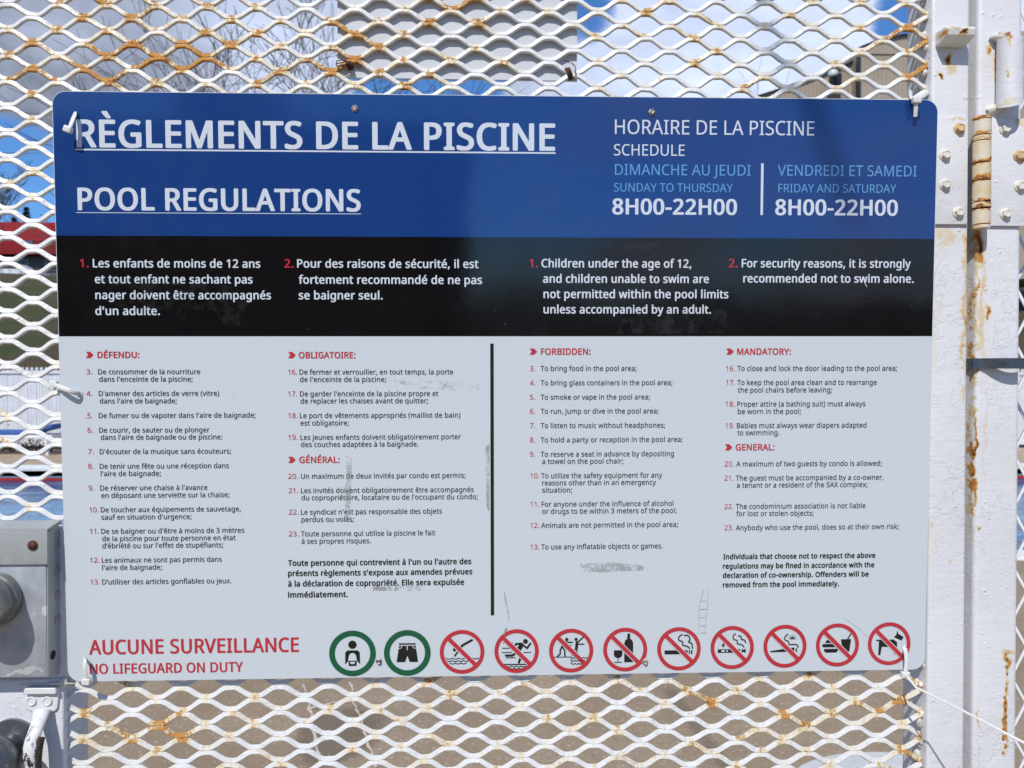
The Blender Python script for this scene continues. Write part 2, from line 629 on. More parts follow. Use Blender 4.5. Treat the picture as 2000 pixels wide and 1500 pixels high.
mb = MB()
B = 900
def sheet(x0, x1, y0, y1, z=0.0):
    mb.add([(x0, y0, z), (x1, y0, z), (x1, y1, z), (x0, y1, z)], [(0, 1, 2, 3)])
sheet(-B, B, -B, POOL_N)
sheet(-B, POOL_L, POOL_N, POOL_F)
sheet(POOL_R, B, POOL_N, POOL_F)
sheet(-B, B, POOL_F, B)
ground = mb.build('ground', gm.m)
tag(ground, kind='structure')

# pool: blue shell, coping, water
mb = MB()
mb.add([(POOL_L, POOL_N, -1.4), (POOL_R, POOL_N, -1.4), (POOL_R, POOL_F, -1.4), (POOL_L, POOL_F, -1.4),
        (POOL_L, POOL_N, 0), (POOL_R, POOL_N, 0), (POOL_R, POOL_F, 0), (POOL_L, POOL_F, 0)],
       [(0, 1, 2, 3), (0, 1, 5, 4), (1, 2, 6, 5), (2, 3, 7, 6), (3, 0, 4, 7)])
shell = mb.build('pool_basin', plain('pool_blue_paint', (.10, .27, .42), .5, .1, 3))
tag(shell, kind='structure')
wm = Mat('pool_water', .03, .5)
wm.p.inputs['Transmission Weight'].default_value = .0
wm.p.inputs['Specular IOR Level'].default_value = .3
wm.p.inputs['IOR'].default_value = 1.33
wn1 = wm.noise(1.2, 3, seed=3, stretch=(1, 2.2, 1))
wm.base(wm.mix(wm.rng(wn1, .4, .62), (.010, .10, .24), (.07, .27, .46)))
wm.bump(wm.noise(3, 3, stretch=(1, 1.8, 1)), .3, .05)
mb = MB().add([(POOL_L, POOL_N, -.16), (POOL_R, POOL_N, -.16), (POOL_R, POOL_F, -.16), (POOL_L, POOL_F, -.16)], [(0, 1, 2, 3)])
tag(mb.build('water', wm.m), kind='structure')
cop = plain('white_coping', (.68, .69, .68), .6, .06, 8)
mb = MB()
mb.box(POOL_L - .3, POOL_R + .3, POOL_F, POOL_F + .32, -.10, .06, .015)
mb.box(POOL_L - .3, POOL_R + .3, POOL_N - .3, POOL_N, -.10, .02, .008)
mb.box(POOL_L - .3, POOL_L, POOL_N, POOL_F, -.10, .03, .01)
mb.box(POOL_R, POOL_R + .3, POOL_N, POOL_F, -.10, .03, .01)
tag(mb.build('pool_coping', cop), kind='structure')
mb = MB().box(POOL_L, POOL_R, POOL_F - .03, POOL_F - .002, -.155, -.102)
tag(mb.build('pool_waterline', plain('waterline_tile_red', (.33, .03, .03), .35, .2, 5)), kind='structure')
# sandy deck beyond the pool
dk = plain('sandy_deck', (.37, .29, .20), .85, .12, 4)
mb = MB().box(-40, 40, POOL_F + .32, 14.9, -.05, .012)
tag(mb.build('deck', dk), kind='structure')

# pale round pad let into the ground at lower right
pc = ground_pt(1790, 1570)
poly = []
for k in range(48):
    th = 2 * math.pi * k / 48
    poly.append((pc.x + .44 * math.cos(th), pc.y + .34 * math.sin(th), .004))
mb = MB().prism(poly, (0, 0, .012))
pad = mb.build('concrete_pad', plain('pale_concrete', (.50, .51, .50), .8, .08, 12, .2))
tag(pad, kind='structure')

# repaired hairline cracks: thin pale mortar beads lying on the ground
mb = MB()
for pts in ([(592, 1338), (606, 1385), (612, 1420), (622, 1470), (628, 1500)], [(606, 1385), (650, 1374), (690, 1372), (702, 1395), (716, 1440), (735, 1500)],
            [(682, 1334), (690, 1352), (688, 1372)]):
    q = [ground_pt(a, b) + Vector((0, 0, .004)) for a, b in pts]
    out = []
    random.seed(5)
    for a, b in zip(q, q[1:]):
        for k in range(6):
            out.append(a.lerp(b, k / 6) + Vector((random.uniform(-.006, .006), 0, 0)))
    out.append(q[-1])
    mb.tube(out, [random.uniform(.003, .009) for _ in out], 5, flat=.35, nref=(0, 0, 1))
tag(mb.build('crack_repair', plain('pale_mortar', (.50, .42, .35), .9, .2, 40)), kind='structure')

# grass bank rising behind the white fence
bm_ = Mat('patchy_spring_grass', .9, .2)
g1 = bm_.noise(.35, 5, seed=4)
g2 = bm_.noise(4, 6, .7)
c = bm_.mix(bm_.rng(g1, .40, .58), (.050, .066, .022), (.100, .070, .046))
c = bm_.mix(bm_.math('MULTIPLY', bm_.rng(g2, .3, .7), .5), c, (.07, .085, .032))
bm_.base(c)
bm_.bump(g2, 1.0, .2)
vs, fs = [], []
prof = [(16.2, -.05), (17.5, .45), (22, 1.9), (28, 3.45), (34, 5.0), (40, 6.55), (44, 7.35), (46, 7.4), (60, 7.2), (120, 8), (300, 10)]
nx = 60
for y, z in prof:
    for k in range(nx + 1):
        x = -90 + 180 * k / nx
        vs.append((x, y, z + (noise.noise(Vector((x * .12, y * .12, 1))) * .35 if y > 17 else 0)))
for i in range(len(prof) - 1):
    for k in range(nx):
        a = i * (nx + 1) + k
        fs.append((a, a + 1, a + nx + 2, a + nx + 1))
tag(MB().add(vs, fs).build('grass_bank', bm_.m, smooth=60), kind='structure')

# ---- white pool fence beyond the deck: posts, rails, slats, little pickets on top
FY = 14.9
ft = thing('white_fence', 'long white slatted privacy fence with small pickets on top, beyond the pool deck', 'fence', (0, FY, 0))
fw = plain('white_fence_vinyl', (.62, .63, .65), .5, .06, 6)
ztop = at(60, 722, FY).z
random.seed(3)
mb = MB()
x = -16.0
while x < 14:
    mb.box(x, x + .053, FY + random.uniform(-.004, .004), FY + .03, .16, ztop - .08)
    x += .058
o = mb.build('privacy_slat', fw, ft)
o['kind'] = 'stuff'
MB().box(-16, 14, FY - .03, FY + .05, ztop - .08, ztop - .02, .006).build('top_rail', fw, ft)
MB().box(-16, 14, FY - .03, FY + .05, .08, .16, .006).build('bottom_rail', fw, ft)
mb = MB()
x = -16.0
while x < 14:
    mb.box(x, x + .055, FY - .01, FY + .02, ztop - .02, ztop + .045, .012, 1)
    x += .095
o = mb.build('picket', fw, ft)
o['kind'] = 'stuff'
for k in range(13):
    x = -15.4 + 2.4 * k
    MB().box(x, x + .1, FY - .05, FY + .07, 0, ztop + .06, .01).build('fence_post', fw, ft)
# shrubby strip at the fence foot
random.seed(9)
mb = MB()
for k in range(5200):
    x = random.uniform(-13, -5)
    y = FY - .55 + random.gauss(0, .12)
    z = abs(random.gauss(0, .13)) + .012
    a = random.uniform(0, 6.28)
    s = random.uniform(.02, .05)
    mb.add([(x, y, z), (x + s * math.cos(a), y + s * .4 * math.sin(a), z + s * .6), (x + s * .3, y, z + s)], [(0, 1, 2)])
o = mb.build('groundcover', plain('dry_groundcover', (.10, .085, .05), .9, .4, 5))
tag(o, 'dry brown ground cover at the foot of the white fence', 'ground cover', kind='stuff')


def lounger(x, label):
    """blue-cushioned white lounger seen through the mesh at left"""
    Y = 13.9
    t = thing('sun_lounger', label, 'sun lounger', (x, Y, .012), group='blue loungers by the white fence')
    w = plain('lounger_white', (.74, .75, .76), .4, .03)
    b = plain('lounger_blue', (.02, .085, .30), .7, .1, 20)
    MB().box(x - .95, x + .95, Y - .30, Y + .30, .33, .39, .015).build('frame', w, t)
    MB().box(x - .92, x + .55, Y - .28, Y + .28, .39, .46, .03).build('seat_cushion', b, t)
    mt = Matrix.Translation((x + .72, Y, .50)) @ Matrix.Rotation(-.25, 4, 'Y')
    MB().box(-.25, .25, -.28, .28, -.04, .04, .03, mat=mt).build('back_cushion', b, t)
    for sx in (-.85, .85):
        for sy in (-.25, .25):
            MB().tube([(x + sx, Y + sy, .012), (x + sx * .97, Y + sy, .34)], [.03, .04], 8).build('leg', w, t, smooth=50)


lx = at(55, 846, 13.9).x
lounger(lx - .35, 'blue cushioned white lounger on the deck, left one seen through the mesh beside the sign')
lounger(lx - 2.9, 'blue cushioned white lounger on the deck, at the far left edge behind the mesh')

# ---- house with a red roof on the bank
HY = 60.0
def hz(pyy, Y=HY):
    return at(60, pyy, Y).z
def hx(pxx, Y=HY):
    return at(pxx, 480, Y).x
ht = thing('red_roof_house', 'low dark building with a bright red metal roof above the grass bank', 'house', (hx(40), HY, 6.5))
rr = plain('red_metal_roof', (.23, .006, .004), .7, .12, 1, spec=.2)
rd = plain('red_fascia', (.20, .010, .013), .7, .12, 1, spec=.2)
wl_ = plain('grey_house_wall', (.10, .10, .105), .8, .15, 2)
x0, x1 = hx(-420), hx(112)
MB().box(x0 + .6, x1 + 3.0, HY, HY + 14, 6.5, hz(500), .02).build('wall', wl_, ht)
roof = MB()
roof.add([(x0, HY - .6, hz(474)), (x1 + 4, HY - .6, hz(474)), (x1 + .2, HY + 7, hz(434, HY + 7)), (x0, HY + 7, hz(434, HY + 7)),
          (x0, HY + 15, hz(474)), (x1 + 4, HY + 15, hz(474))],
         [(0, 1, 2, 3), (3, 2, 5, 4), (1, 5, 2), (0, 3, 4), (0, 1, 5, 4)])
roof.build('roof', rr, ht)
MB().box(x0 - .2, x1 + 4.2, HY - .9, HY - .62, hz(500), hz(472), .02).build('fascia', rd, ht)
for k in range(9):
    xx = x0 + 1.5 + k * 2.6
    f = MB().box(xx, xx + 1.3, HY - .06, HY + .0, hz(531), hz(507), .01).build('window', plain('window_trim', (.45, .46, .47), .5, .05), ht)
    MB().box(xx + .08, xx + 1.22, HY - .09, HY - .062, hz(530), hz(508)).build('pane', plain('dark_glass', (.02, .03, .04), .1, .1), f)
# dormer glass in the fascia band
MB().box(hx(60), hx(78), HY - .96, HY - .902, hz(484), hz(474), .01).build('skylight', plain('blueish_glass', (.10, .14, .2), .1, .1), ht)

# ---- white car parked on top of the bank, only its roof line clears the grass
CY = 50.0
cx = at(22, 520, CY).x
cz = at(22, 516, CY).z - 1.42
ct = thing('parked_car', 'small white car parked in front of the red roofed building', 'car', (cx, CY, cz))
cw = plain('white_car_paint', (.70, .71, .72), .25, .03)
gl = plain('car_glass', (.015, .02, .025), .08, .1)
side = [(-2.0, .35), (-2.05, .75), (-1.9, .92), (-1.25, 1.0), (-.75, 1.38), (.55, 1.42), (1.2, 1.02), (1.95, .9), (2.05, .6), (2.0, .35)]
MB().prism([(cx + a, CY - .85, cz + b) for a, b in side], (0, 1.7, 0)).build('body', cw, ct)
MB().prism([(cx + a, CY - .87, cz + b) for a, b in [(-1.1, 1.02), (-.7, 1.32), (.5, 1.35), (1.0, 1.04)]], (0, .018, 0)).build('side_window', gl, ct)
for sx in (-1.25, 1.25):
    for sy in (-.86, .70):
        w_ = MB().lathe([(.30, 0), (.33, .02), (.33, .14), (.30, .16)], (cx + sx, CY + sy, cz + .33), (0, 1, 0), 20).build(
            'wheel', plain('tyre', (.02, .02, .02), .8, .1), ct)
        MB().lathe([(.18, 0), (.2, .02)], (cx + sx, CY + sy - .02, cz + .33), (0, 1, 0), 16).build('rim', M['galv'], w_)


# ---- trees
def bare_tree(name, label, base, height, spread, seed, levels=6, stems=1, r0=.12, lean=(0, 0), twig=.008, col=(.075, .055, .042), dens=3):
    random.seed(seed)
    t = thing(name, label, 'tree', base)
    bark = plain(name + '_bark', col, .9, .3, 12)
    trunk, crown = MB(), MB()

    def grow(p, d, L, r, lv):
        pts, rs = [p.copy()], [r]
        n = 4 if lv < 3 else 3
        for k in range(n):
            d = (d + Vector((random.gauss(0, .10), random.gauss(0, .10), random.gauss(.03, .06)))).normalized()
            p = p + d * (L / n)
            pts.append(p.copy())
            rs.append(max(twig, r * (1 - .38 * (k + 1) / n)))
        (trunk if lv < 2 else crown).tube(pts, rs, 7 if lv < 2 else (4 if lv < 4 else 3), cap=False)
        if lv >= levels:
            return
        for k in range(dens + (1 if lv > 1 else 0)):
            if lv >= 2 and k and random.random() < .34:
                continue
            f = random.uniform(.35, 1.0) if k else 1.0
            i = min(n, max(1, int(round(f * n))))
            q = pts[i]
            ang = random.uniform(.25, .75) * spread if k else random.uniform(.05, .25)
            az_ = random.uniform(0, 6.283)
            o_ = d.orthogonal().normalized()
            s_ = d.cross(o_)
            nd = (d * math.cos(ang) + (o_ * math.cos(az_) + s_ * math.sin(az_)) * math.sin(ang)).normalized()
            grow(q, nd, L * random.uniform(.58, .82), max(twig, rs[i] * random.uniform(.5, .75)), lv + 1)

    for s_ in range(stems):
        a = 6.283 * s_ / stems + .4
        k = .0 if stems == 1 else .28
        d = Vector((k * math.cos(a) + lean[0], k * math.sin(a) + lean[1], 1)).normalized()
        p = Vector(base) + Vector((.18 * math.cos(a), .18 * math.sin(a), -.05)) * (stems > 1)
        grow(p, d, height * .32, r0, 0)
    trunk.build('trunk', bark, t, smooth=70)
    o = crown.build('crown', bark, t)
    return t


TY = 20.0
tb = at(640, 700, TY)
bare_tree('bare_tree', 'large bare multi stemmed tree rising behind the sign, against the clouds', (tb.x, TY, 1.1), 12.5, 1.15, 12,
          levels=5, stems=6, r0=.11, twig=.0075, dens=3, lean=(-.16, 0))
tb = at(880, 700, 24)
bare_tree('bare_tree', 'smaller bare tree right of the big one, seen below the blank panel', (tb.x, 24, 2.4), 8.5, 1.0, 31, levels=5, stems=4, r0=.10,
          twig=.009, dens=3)
tb = at(1452, 300, 40)
bare_tree('bare_tree', 'thin distant bare treetop left of the beige building', (tb.x, 40, 6.0), 13.0, .5, 7, levels=4, stems=3, r0=.07, twig=.009,
          dens=2, col=(.16, .15, .15))
tb = at(-30, 500, 45)
bare_tree('bare_tree', 'bare tree at the far left behind the mesh, left of the dark conifer', (tb.x, 45, 7.2), 8.5, 1.0, 17, levels=5, stems=3, r0=.10,
          twig=.014, dens=3, col=(.10, .085, .075))
tb = at(104, 500, 62)
bare_tree('bare_tree', 'bare tree behind the red roof, right of the dark conifer', (tb.x, 75, 7.2), 13.0, 1.0, 19, levels=5, stems=3, r0=.12,
          twig=.02, dens=3, col=(.11, .09, .08))


def conifer(base, h, r, seed, label):
    random.seed(seed)
    t = thing('conifer', label, 'tree', base, group='dark conifers behind the red roof')
    b = Vector(base)
    MB().tube([b, b + Vector((0, 0, h * .97))], [r * .08, .02], 7).build('trunk', plain('conifer_bark', (.06, .045, .035), .9, .2), t)
    mb = MB()
    for k in range(2600):
        f = random.random() ** .8
        z = h * (.08 + .92 * f)
        rr_ = r * (1 - f) * (.75 + .35 * math.sin(z * 5.2)) + .05
        a = random.uniform(0, 6.283)
        q = rr_ * math.sqrt(random.uniform(.15, 1))
        p = b + Vector((q * math.cos(a), q * math.sin(a), z - q * .25))
        s = random.uniform(.12, .3)
        d = Vector((math.cos(a), math.sin(a), random.uniform(-.5, .1))) * s
        w = Vector((-math.sin(a), math.cos(a), random.uniform(-.3, .3))) * s * .4
        mb.add([p - w, p + w, p + d], [(0, 1, 2)])
    mb.build('crown', plain('conifer_needles', (.018, .030, .016), .8, .4, 3), t)


cb_ = at(52, 500, 70)
conifer((cb_.x, 70, 7.2), at(52, 404, 70).z - 7.2, 2.0, 3, 'tall dark conifer whose tip stands over the red roof')
cb_ = at(28, 500, 72)
conifer((cb_.x, 72, 7.2), at(28, 424, 72).z - 7.2, 1.6, 4, 'shorter dark conifer left of the tall one, behind the red roof')

# ---- beige building at upper right
BY = 30.0
bt = thing('beige_building', 'beige sided building with dark roof edges at upper right, partly behind the mesh', 'building',
           (at(1700, 500, BY).x, BY, 0))
bs = Mat('beige_siding', .8, .3)
bs.base(bs.mix(bs.rng(bs.noise(.8, 4), .3, .7), (.30, .25, .19), (.36, .30, .235)))
bs_m = bs.m
dkm = plain('dark_roof_trim', (.028, .033, .04), .5, .2, 3)


def P(a, b, Y=BY):
    return at(a, b, Y)


def wall_from(poly, Y, depth, name, mat):
    """polygon given by its pixels on the plane Y, carried down to the ground and back"""
    q = [P(a, b, Y) for a, b in poly]
    q = q + [Vector((q[-1].x, Y, 5.5)), Vector((q[0].x, Y, 5.5))]
    return MB().prism(q, (0, depth, 0)).build(name, mat, bt)


wall_from([(1682, 92), (1708, 81), (1762, 68), (1830, 62), (2100, 60)], BY, 9, 'wall', bs_m)
wall_from([(1470, 191), (1520, 175), (1582, 153), (1648, 128), (1679, 113)], BY + .8, 7, 'wall', bs_m)


def trim(pts, Y, r, name='roof_edge'):
    q = [P(a, b, Y) for a, b in pts]
    mb = MB()
    for a, b in zip(q, q[1:]):
        d = (b - a).normalized()
        n_ = Vector((-d.z, 0, d.x)) * r
        mb.prism([a - n_ - d * r, b - n_ + d * r, b + n_ + d * r, a + n_ - d * r], (0, .25, 0))
    mb.build(name, dkm, bt)


trim([(1681, 91), (1708, 80), (1762, 67), (1830, 61)], BY - .12, .022)
trim([(1470, 190), (1520, 174), (1582, 152), (1648, 127), (1680, 112)], BY + .66, .022)
trim([(1680, 95), (1680, 190), (1680, 420)], BY - .12, .04, 'downspout')
for k in range(26):      # siding seams stand proud
    xx = P(1480 + k * 7.7, 200, BY + .75).x
    if k < 25:
        ztop_ = P(1480, 191 - (k * 7.7) * .385, BY + .8).z - .15
        MB().box(xx, xx + .018, BY + .77, BY + .798, 5.5, ztop_).build('siding_seam', bs_m, bt)
for k in range(14):
    xx = P(1690 + k * 8, 200, BY).x
    MB().box(xx, xx + .018, BY - .02, BY - .002, 5.5, P(1700, 105).z).build('siding_seam', bs_m, bt)
MB().box(P(1684, 104).x, P(2090, 104).x, BY - .05, BY - .002, P(1700, 106).z, P(1700, 103).z).build('belt_trim', bs_m, bt)
lm = MB()
c = P(1634, 150, BY + .4)
lm.box(c.x - .17, c.x + .17, c.y - .12, c.y + .35, c.z - .5, c.z + .12, .04)
l_ = lm.build('lamp_housing', plain('black_housing', (.012, .012, .014), .4, .2), bt)
MB().lathe([(.02, .2), (.12, .17), (.2, .08), (.22, 0), (.2, -.03)], P(1627, 145, BY + .1), (-.35, -.4, .8), 20).build(
    'lamp_dome', plain('grey_lamp_dome', (.48, .52, .56), .2, .05), l_, smooth=50)

# ---- brick building behind the photographer: it is what the left part of the glossy sign mirrors
rbt = thing('brick_building', 'low dark brick building across the way, seen only mirrored in the left of the sign', 'building', (-12, -21, 0))
brk = plain('dark_brick', (.13, .085, .065), .85, .25, 3)
MB().box(-34, -.42, -27, -20, 0, 6.5).build('wall', brk, rbt)
MB().box(-34.2, -.3, -27.2, -19.8, 6.5, 6.75).build('roof_edge', plain('dark_edge', (.05, .05, .05), .7, .1), rbt)
MB().box(-1.55, -.40, -21, -19.7, 0, 6.0).build('entrance_pier', plain('dark_cladding', (.018, .017, .018), .7, .2), rbt)
MB().box(-8.0, -6.3, -24, -19.9, 6.75, 10.5).build('stair_tower', brk, rbt)
for k in range(9):
    for z in (1.0, 4.0):
        x = -32 + k * 3.4
        f = MB().box(x, x + 1.5, -20.0, -19.93, z, z + 1.5, .01).build('window', plain('pale_trim', (.4, .4, .38), .6, .05) if k + z == 1.0 else bpy.data.materials['pale_trim'], rbt)
        MB().box(x + .08, x + 1.42, -19.929, -19.90, z + .08, z + 1.42).build('pane', bpy.data.materials['dark_glass'], f)

# clipped dark hedge behind the photographer, mirrored low in the right of the black band
hg = thing('hedge', 'dark hedge across the way, seen only mirrored low in the black band of the sign', 'hedge', (8, -18, 0))
random.seed(6)
mb = MB()
for k in range(15000):
    x = random.uniform(-.2, 22)
    h = 2.1 + .7 * noise.noise(Vector((x * .5, 1, 0))) + .35 * noise.noise(Vector((x * 1.6, 5, 0)))
    z = random.uniform(0, 1) ** .8 * h
    y = -18 + random.gauss(0, .35)
    a, s = random.uniform(0, 6.28), random.uniform(.08, .2)
    mb.add([(x, y, z), (x + s * math.cos(a), y + .06, z + s * math.sin(a)), (x + s * math.sin(a), y - .06, z + s * math.cos(a))], [(0, 1, 2)])
mb.build('foliage', plain('hedge_leaves', (.035, .04, .025), .8, .4, 3), hg)

# ------------------------------------------------------------------ the gate
random.seed(1)
gate = thing('pool_gate', 'white painted rusty expanded metal pool gate that carries the big sign', 'gate', (0.05, 0.01, 0))


def gx(a, b, Y=FR):
    return at(a, b, Y).x


def gz(b, a=1000, Y=FR):
    return at(a, b, Y).z


# right stile: square tube, front face at FR
SX0, SX1 = (gx(1824, 200) + gx(1808, 1300)) / 2, (gx(1896, 20) + gx(1882, 1490)) / 2
SB = 0.041
stile = MB().box(SX0, SX1, FR, SB, .05, 2.03, .0035, 3).build('stile', M['stile'], gate, smooth=40)

# lock plate at lower left with its rolled right edge
PX1 = gx(124, 1400)
PZ1 = gz(1326, 60)
MB().box(-.80, PX1, FR, SB, .80, PZ1, .003, 3).build('lock_plate', M['plate'], gate, smooth=40)
MB().box(-.72, gx(131, 1200), FR + .001, .012, PZ1, gz(1030, 60), .002, 2).build('lock_plate', M['plate'], gate, smooth=40)
MB().box(-.80, -.72, FR, SB, .05, .80, .003, 2).build('stile', M['paint'], gate, smooth=40)
MB().box(-.80, -.72, FR, SB, PZ1, 2.03, .003, 2).build('stile', M['paint'], gate, smooth=40)
MB().box(-.72, SX0, FR, SB, .05, .09, .003, 2).build('rail', M['paint'], gate, smooth=40)
MB().box(-.72, SX0, FR, SB, 1.99, 2.03, .003, 2).build('rail', M['paint'], gate, smooth=40)

# stop block near the top of the stile
zt, zb = gz(48, 1870, FR - .02), gz(76, 1870, FR - .02)
x0, x1 = gx(1848, 60, FR - .02), gx(1905, 60, FR - .02)
b = MB()
b.prism([(x0, FR, zt), (x0, FR - .018, zt - .001), (x0, FR - .022, zt - .004), (x0, FR - .020, zb + .004), (x0, FR - .010, zb), (x0, FR, zb - .001)], (x1 - x0, 0, 0))
blk = b.build('stop_block', M['block'], gate)
bmod = blk.modifiers.new('soft', 'BEVEL')
bmod.width, bmod.segments = .0012, 2

# expanded metal: strands meeting at bonds (i, j); positions follow the slightly uneven real sheet
def bond(i, j):
    ic, jc = min(max(i, -2), 38), min(max(j, -3), 60)
    X = (-0.41299441) + (0.02580247) * i + (-4.381e-05) * j + (1.07e-06) * ic * jc + (2.3e-06) * ic * ic + (-2.9e-07) * jc * jc
    Z = (1.87634376) + (-1.929e-05) * i + (-0.01347521) * j + (1.66e-06) * ic * jc + (2.14e-06) * ic * ic + (-2.83e-06) * jc * jc
    return X, Z


def field(u, v):
    def g(a, b, sx, sy, k):
        return k * math.exp(-((u - a) / sx) ** 2 - ((v - b) / sy) ** 2)
    r = .20
    r += g(300, 90, 190, 110, .62) + g(640, 100, 160, 90, .42) + g(850, 20, 120, 60, .35) + g(100, 120, 90, 70, .25)
    r += g(1300, 60, 400, 110, .10) + g(1640, 110, 60, 60, .22) + g(60, 340, 60, 40, .3)
    r += g(260, 1420, 140, 60, .36) + g(640, 1390, 160, 60, .12) + g(1480, 1430, 180, 80, .25) + g(1110, 1390, 120, 60, .12)
    r += g(1800, 100, 45, 200, .6) + g(1800, 1420, 45, 120, .55) + g(60, 800, 80, 40, .1)
    r -= g(60, 650, 120, 330, .12) + g(1100, 90, 90, 60, .22)
    return r


HW, HT, TAU = .00265, .0017, math.radians(22)
sec = []
for a, b in ((-1, -.68), (-.80, -1), (.80, -1), (1, -.68), (1, .68), (.80, 1), (-.80, 1), (-1, .68)):
    sec.append((a * HW, b * HT))
rust_b = {}


def rb(i, j):
    if (i, j) not in rust_b:
        f = field(66 + 47.4 * i, 33 + 25.2 * j)
        rust_b[(i, j)] = max(0.0, f * (random.uniform(.25, 1.7) if random.random() < .8 else 2.0))
    return rust_b[(i, j)]


verts, faces, rust = [], [], []
DZ = .0040


def clip_left(z):
    return PX1 - .002 if z < gz(1022, 60) else -.725


for s in range(-11, 131):
    i0 = -12
    path = []
    for i in range(i0, 39):
        if (i + s) % 2 == 0:
            X, Z = bond(i, s)
            q = (X, Z - DZ * .5, -1, rb(i, s))
        else:
            X, Z = bond(i, s + 1)
            q = (X, Z + DZ * .5, 1, rb(i, s + 1))
        path.append(q)
    run = []
    K = 9
    for a, b in zip(path, path[1:]):
        seg_r = max(0, random.gauss(0, .16))
        wob = random.gauss(0, .0004)
        for k in range(K):
            t = k / K
            u = min(1, max(0, (t - .17) / .66))
            S = .5 * u + .5 * u * u * (3 - 2 * u)
            x = a[0] + (b[0] - a[0]) * t
            z = a[1] + (b[1] - a[1]) * S
            y = (a[2] + (b[2] - a[2]) * S) * .0006
            e = math.exp(-(t / .24) ** 2), math.exp(-((1 - t) / .24) ** 2)
            r = a[3] * (.25 + .75 * e[0]) * (1 - t) + b[3] * (.25 + .75 * e[1]) * t + seg_r * (a[3] + b[3]) * 1.3
            x += noise.noise(Vector((x * 60, z * 60, 2))) * .0003
            z += noise.noise(Vector((x * 60, z * 60, 7))) * .0006 + wob * math.sin(math.pi * t)
            run.append((x, y, z, r))
    # keep what lies between the frame members
    keep = [p for p in run if clip_left(p[2]) < p[0] < SX0 + .002]
    if len(keep) < 3:
        continue
    n0 = len(verts)
    for k, (x, y, z, r) in enumerate(keep):
        p, q = keep[max(0, k - 1)], keep[min(len(keep) - 1, k + 1)]
        T = Vector((q[0] - p[0], q[1] - p[1], q[2] - p[2])).normalized()
        U = Vector((0, 1, 0)).cross(T)                     # in-sheet width direction
        if U.z < 0:
            U = -U
        N = T.cross(U).normalized()
        if N.y > 0:
            N = -N
        U2 = (U * math.cos(TAU) - N * math.sin(TAU))       # top edge leans away, face looks up
        N2 = (N * math.cos(TAU) + U * math.sin(TAU))
        j_ = 1 + .16 * noise.noise(Vector((x * 110, z * 110, 3)))
        for a_, b_ in sec:
            v = Vector((x, y, z)) + U2 * a_ * j_ - N2 * b_ * j_
            verts.append(tuple(v - Vector(gate.location)))
            rust.append(r)
    for k in range(len(keep) - 1):
        for c in range(8):
            a, b = n0 + k * 8 + c, n0 + k * 8 + (c + 1) % 8
            faces.append((a, b, b + 8, a + 8))
    faces.append(tuple(n0 + c for c in range(8))[::-1])
    faces.append(tuple(n0 + (len(keep) - 1) * 8 + c for c in range(8)))
me = bpy.data.meshes.new('expanded_metal')
me.from_pydata(verts, [], faces)
me.materials.append(M['mesh'])
at_ = me.attributes.new('rust', 'FLOAT', 'POINT')
at_.data.foreach_set('value', rust)
b_ = bmesh.new()
b_.from_mesh(me)
bmesh.ops.recalc_face_normals(b_, faces=b_.faces)
b_.to_mesh(me)
b_.free()
me.shade_smooth()
me.set_sharp_from_angle(angle=math.radians(35))
em = bpy.data.objects.new('expanded_metal', me)
COL.objects.link(em)
em.parent = gate

# weld lumps and torn strand ends where the sheet meets the frame
random.seed(44)
wm_w = painted('rusty_weld_paint', (), specks=1.0, base=(.62, .60, .54), bumpk=.8)


def lump(c, s, seed, flat=(1, 1, 1)):
    b = bmesh.new()
    bmesh.ops.create_icosphere(b, subdivisions=2, radius=1)
    for v in b.verts:
        k = 1 + .45 * noise.noise(v.co * 1.7 + Vector((seed, 0, 0)))
        v.co = Vector((c[0] + v.co.x * s * k * flat[0], c[1] + v.co.y * s * k * flat[1], c[2] + v.co.z * s * k * flat[2]))
    return b


for k in range(40):
    z = 1.945 - k * .0272 + random.uniform(-.004, .004)
    mb = MB()
    for q in range(3):
        mb.bm(lump((SX0 - random.uniform(.0, .004), random.uniform(-.001, .010), z + random.uniform(-.008, .008)), random.uniform(.0016, .0030),
                   random.random() * 50, (1.2, 1.6, 1.9)))
    mb.build('weld', wm_w, gate, smooth=60)
for k in range(0):
    z = PZ1 - .006 - k * .0272 / 2
    mb = MB()
    for q in range(2):
        mb.bm(lump((PX1 + random.uniform(.002, .007), random.uniform(-.001, .008), z + random.uniform(-.004, .004)), random.uniform(.0010, .0020),
                   random.random() * 50, (2.4, 1.2, .9)))
    mb.build('weld', wm_w, gate, smooth=60)
MB().bm(lump((gx(124, 1330), FR - .001, gz(1332, 124)), .0038, 3, (1.3, .8, 1.3))).bm(
    lump((gx(114, 1332), FR - .001, gz(1334, 114)), .004, 8, (3, .6, .5))).build('weld', wm_w, gate, smooth=60)
MB().bm(lump((gx(95, 1333), FR, gz(1336, 95)), .0035, 5, (7, .5, .5))).build('weld', wm_w, gate, smooth=60)

# unseen rod added above the view to cast a slanting shadow on the sign
ca, cb2 = Vector((gx(1500, 60, 0), 0, gz(60, 1500, 0))), Vector((gx(1662, 490, 0), 0, gz(490, 1662, 0)))
up_ = (ca - cb2).normalized()
off_ = -SUN / SUN.y * 2.3
shadow_rod = MB().tube([cb2 + off_ + up_ * (k * .12) + Vector((0, .004 * math.sin(k * .9), 0)) for k in range(16)], [.007] + [.0105] * 15, 10).build(
    'unseen_shadow_rod', plain('shadow_rod_black', (.02, .02, .022), .6, .1), smooth=60)
tag(shadow_rod, 'unseen black rod added overhead to cast the soft slanting shadow on the sign header', 'shadow_rod')

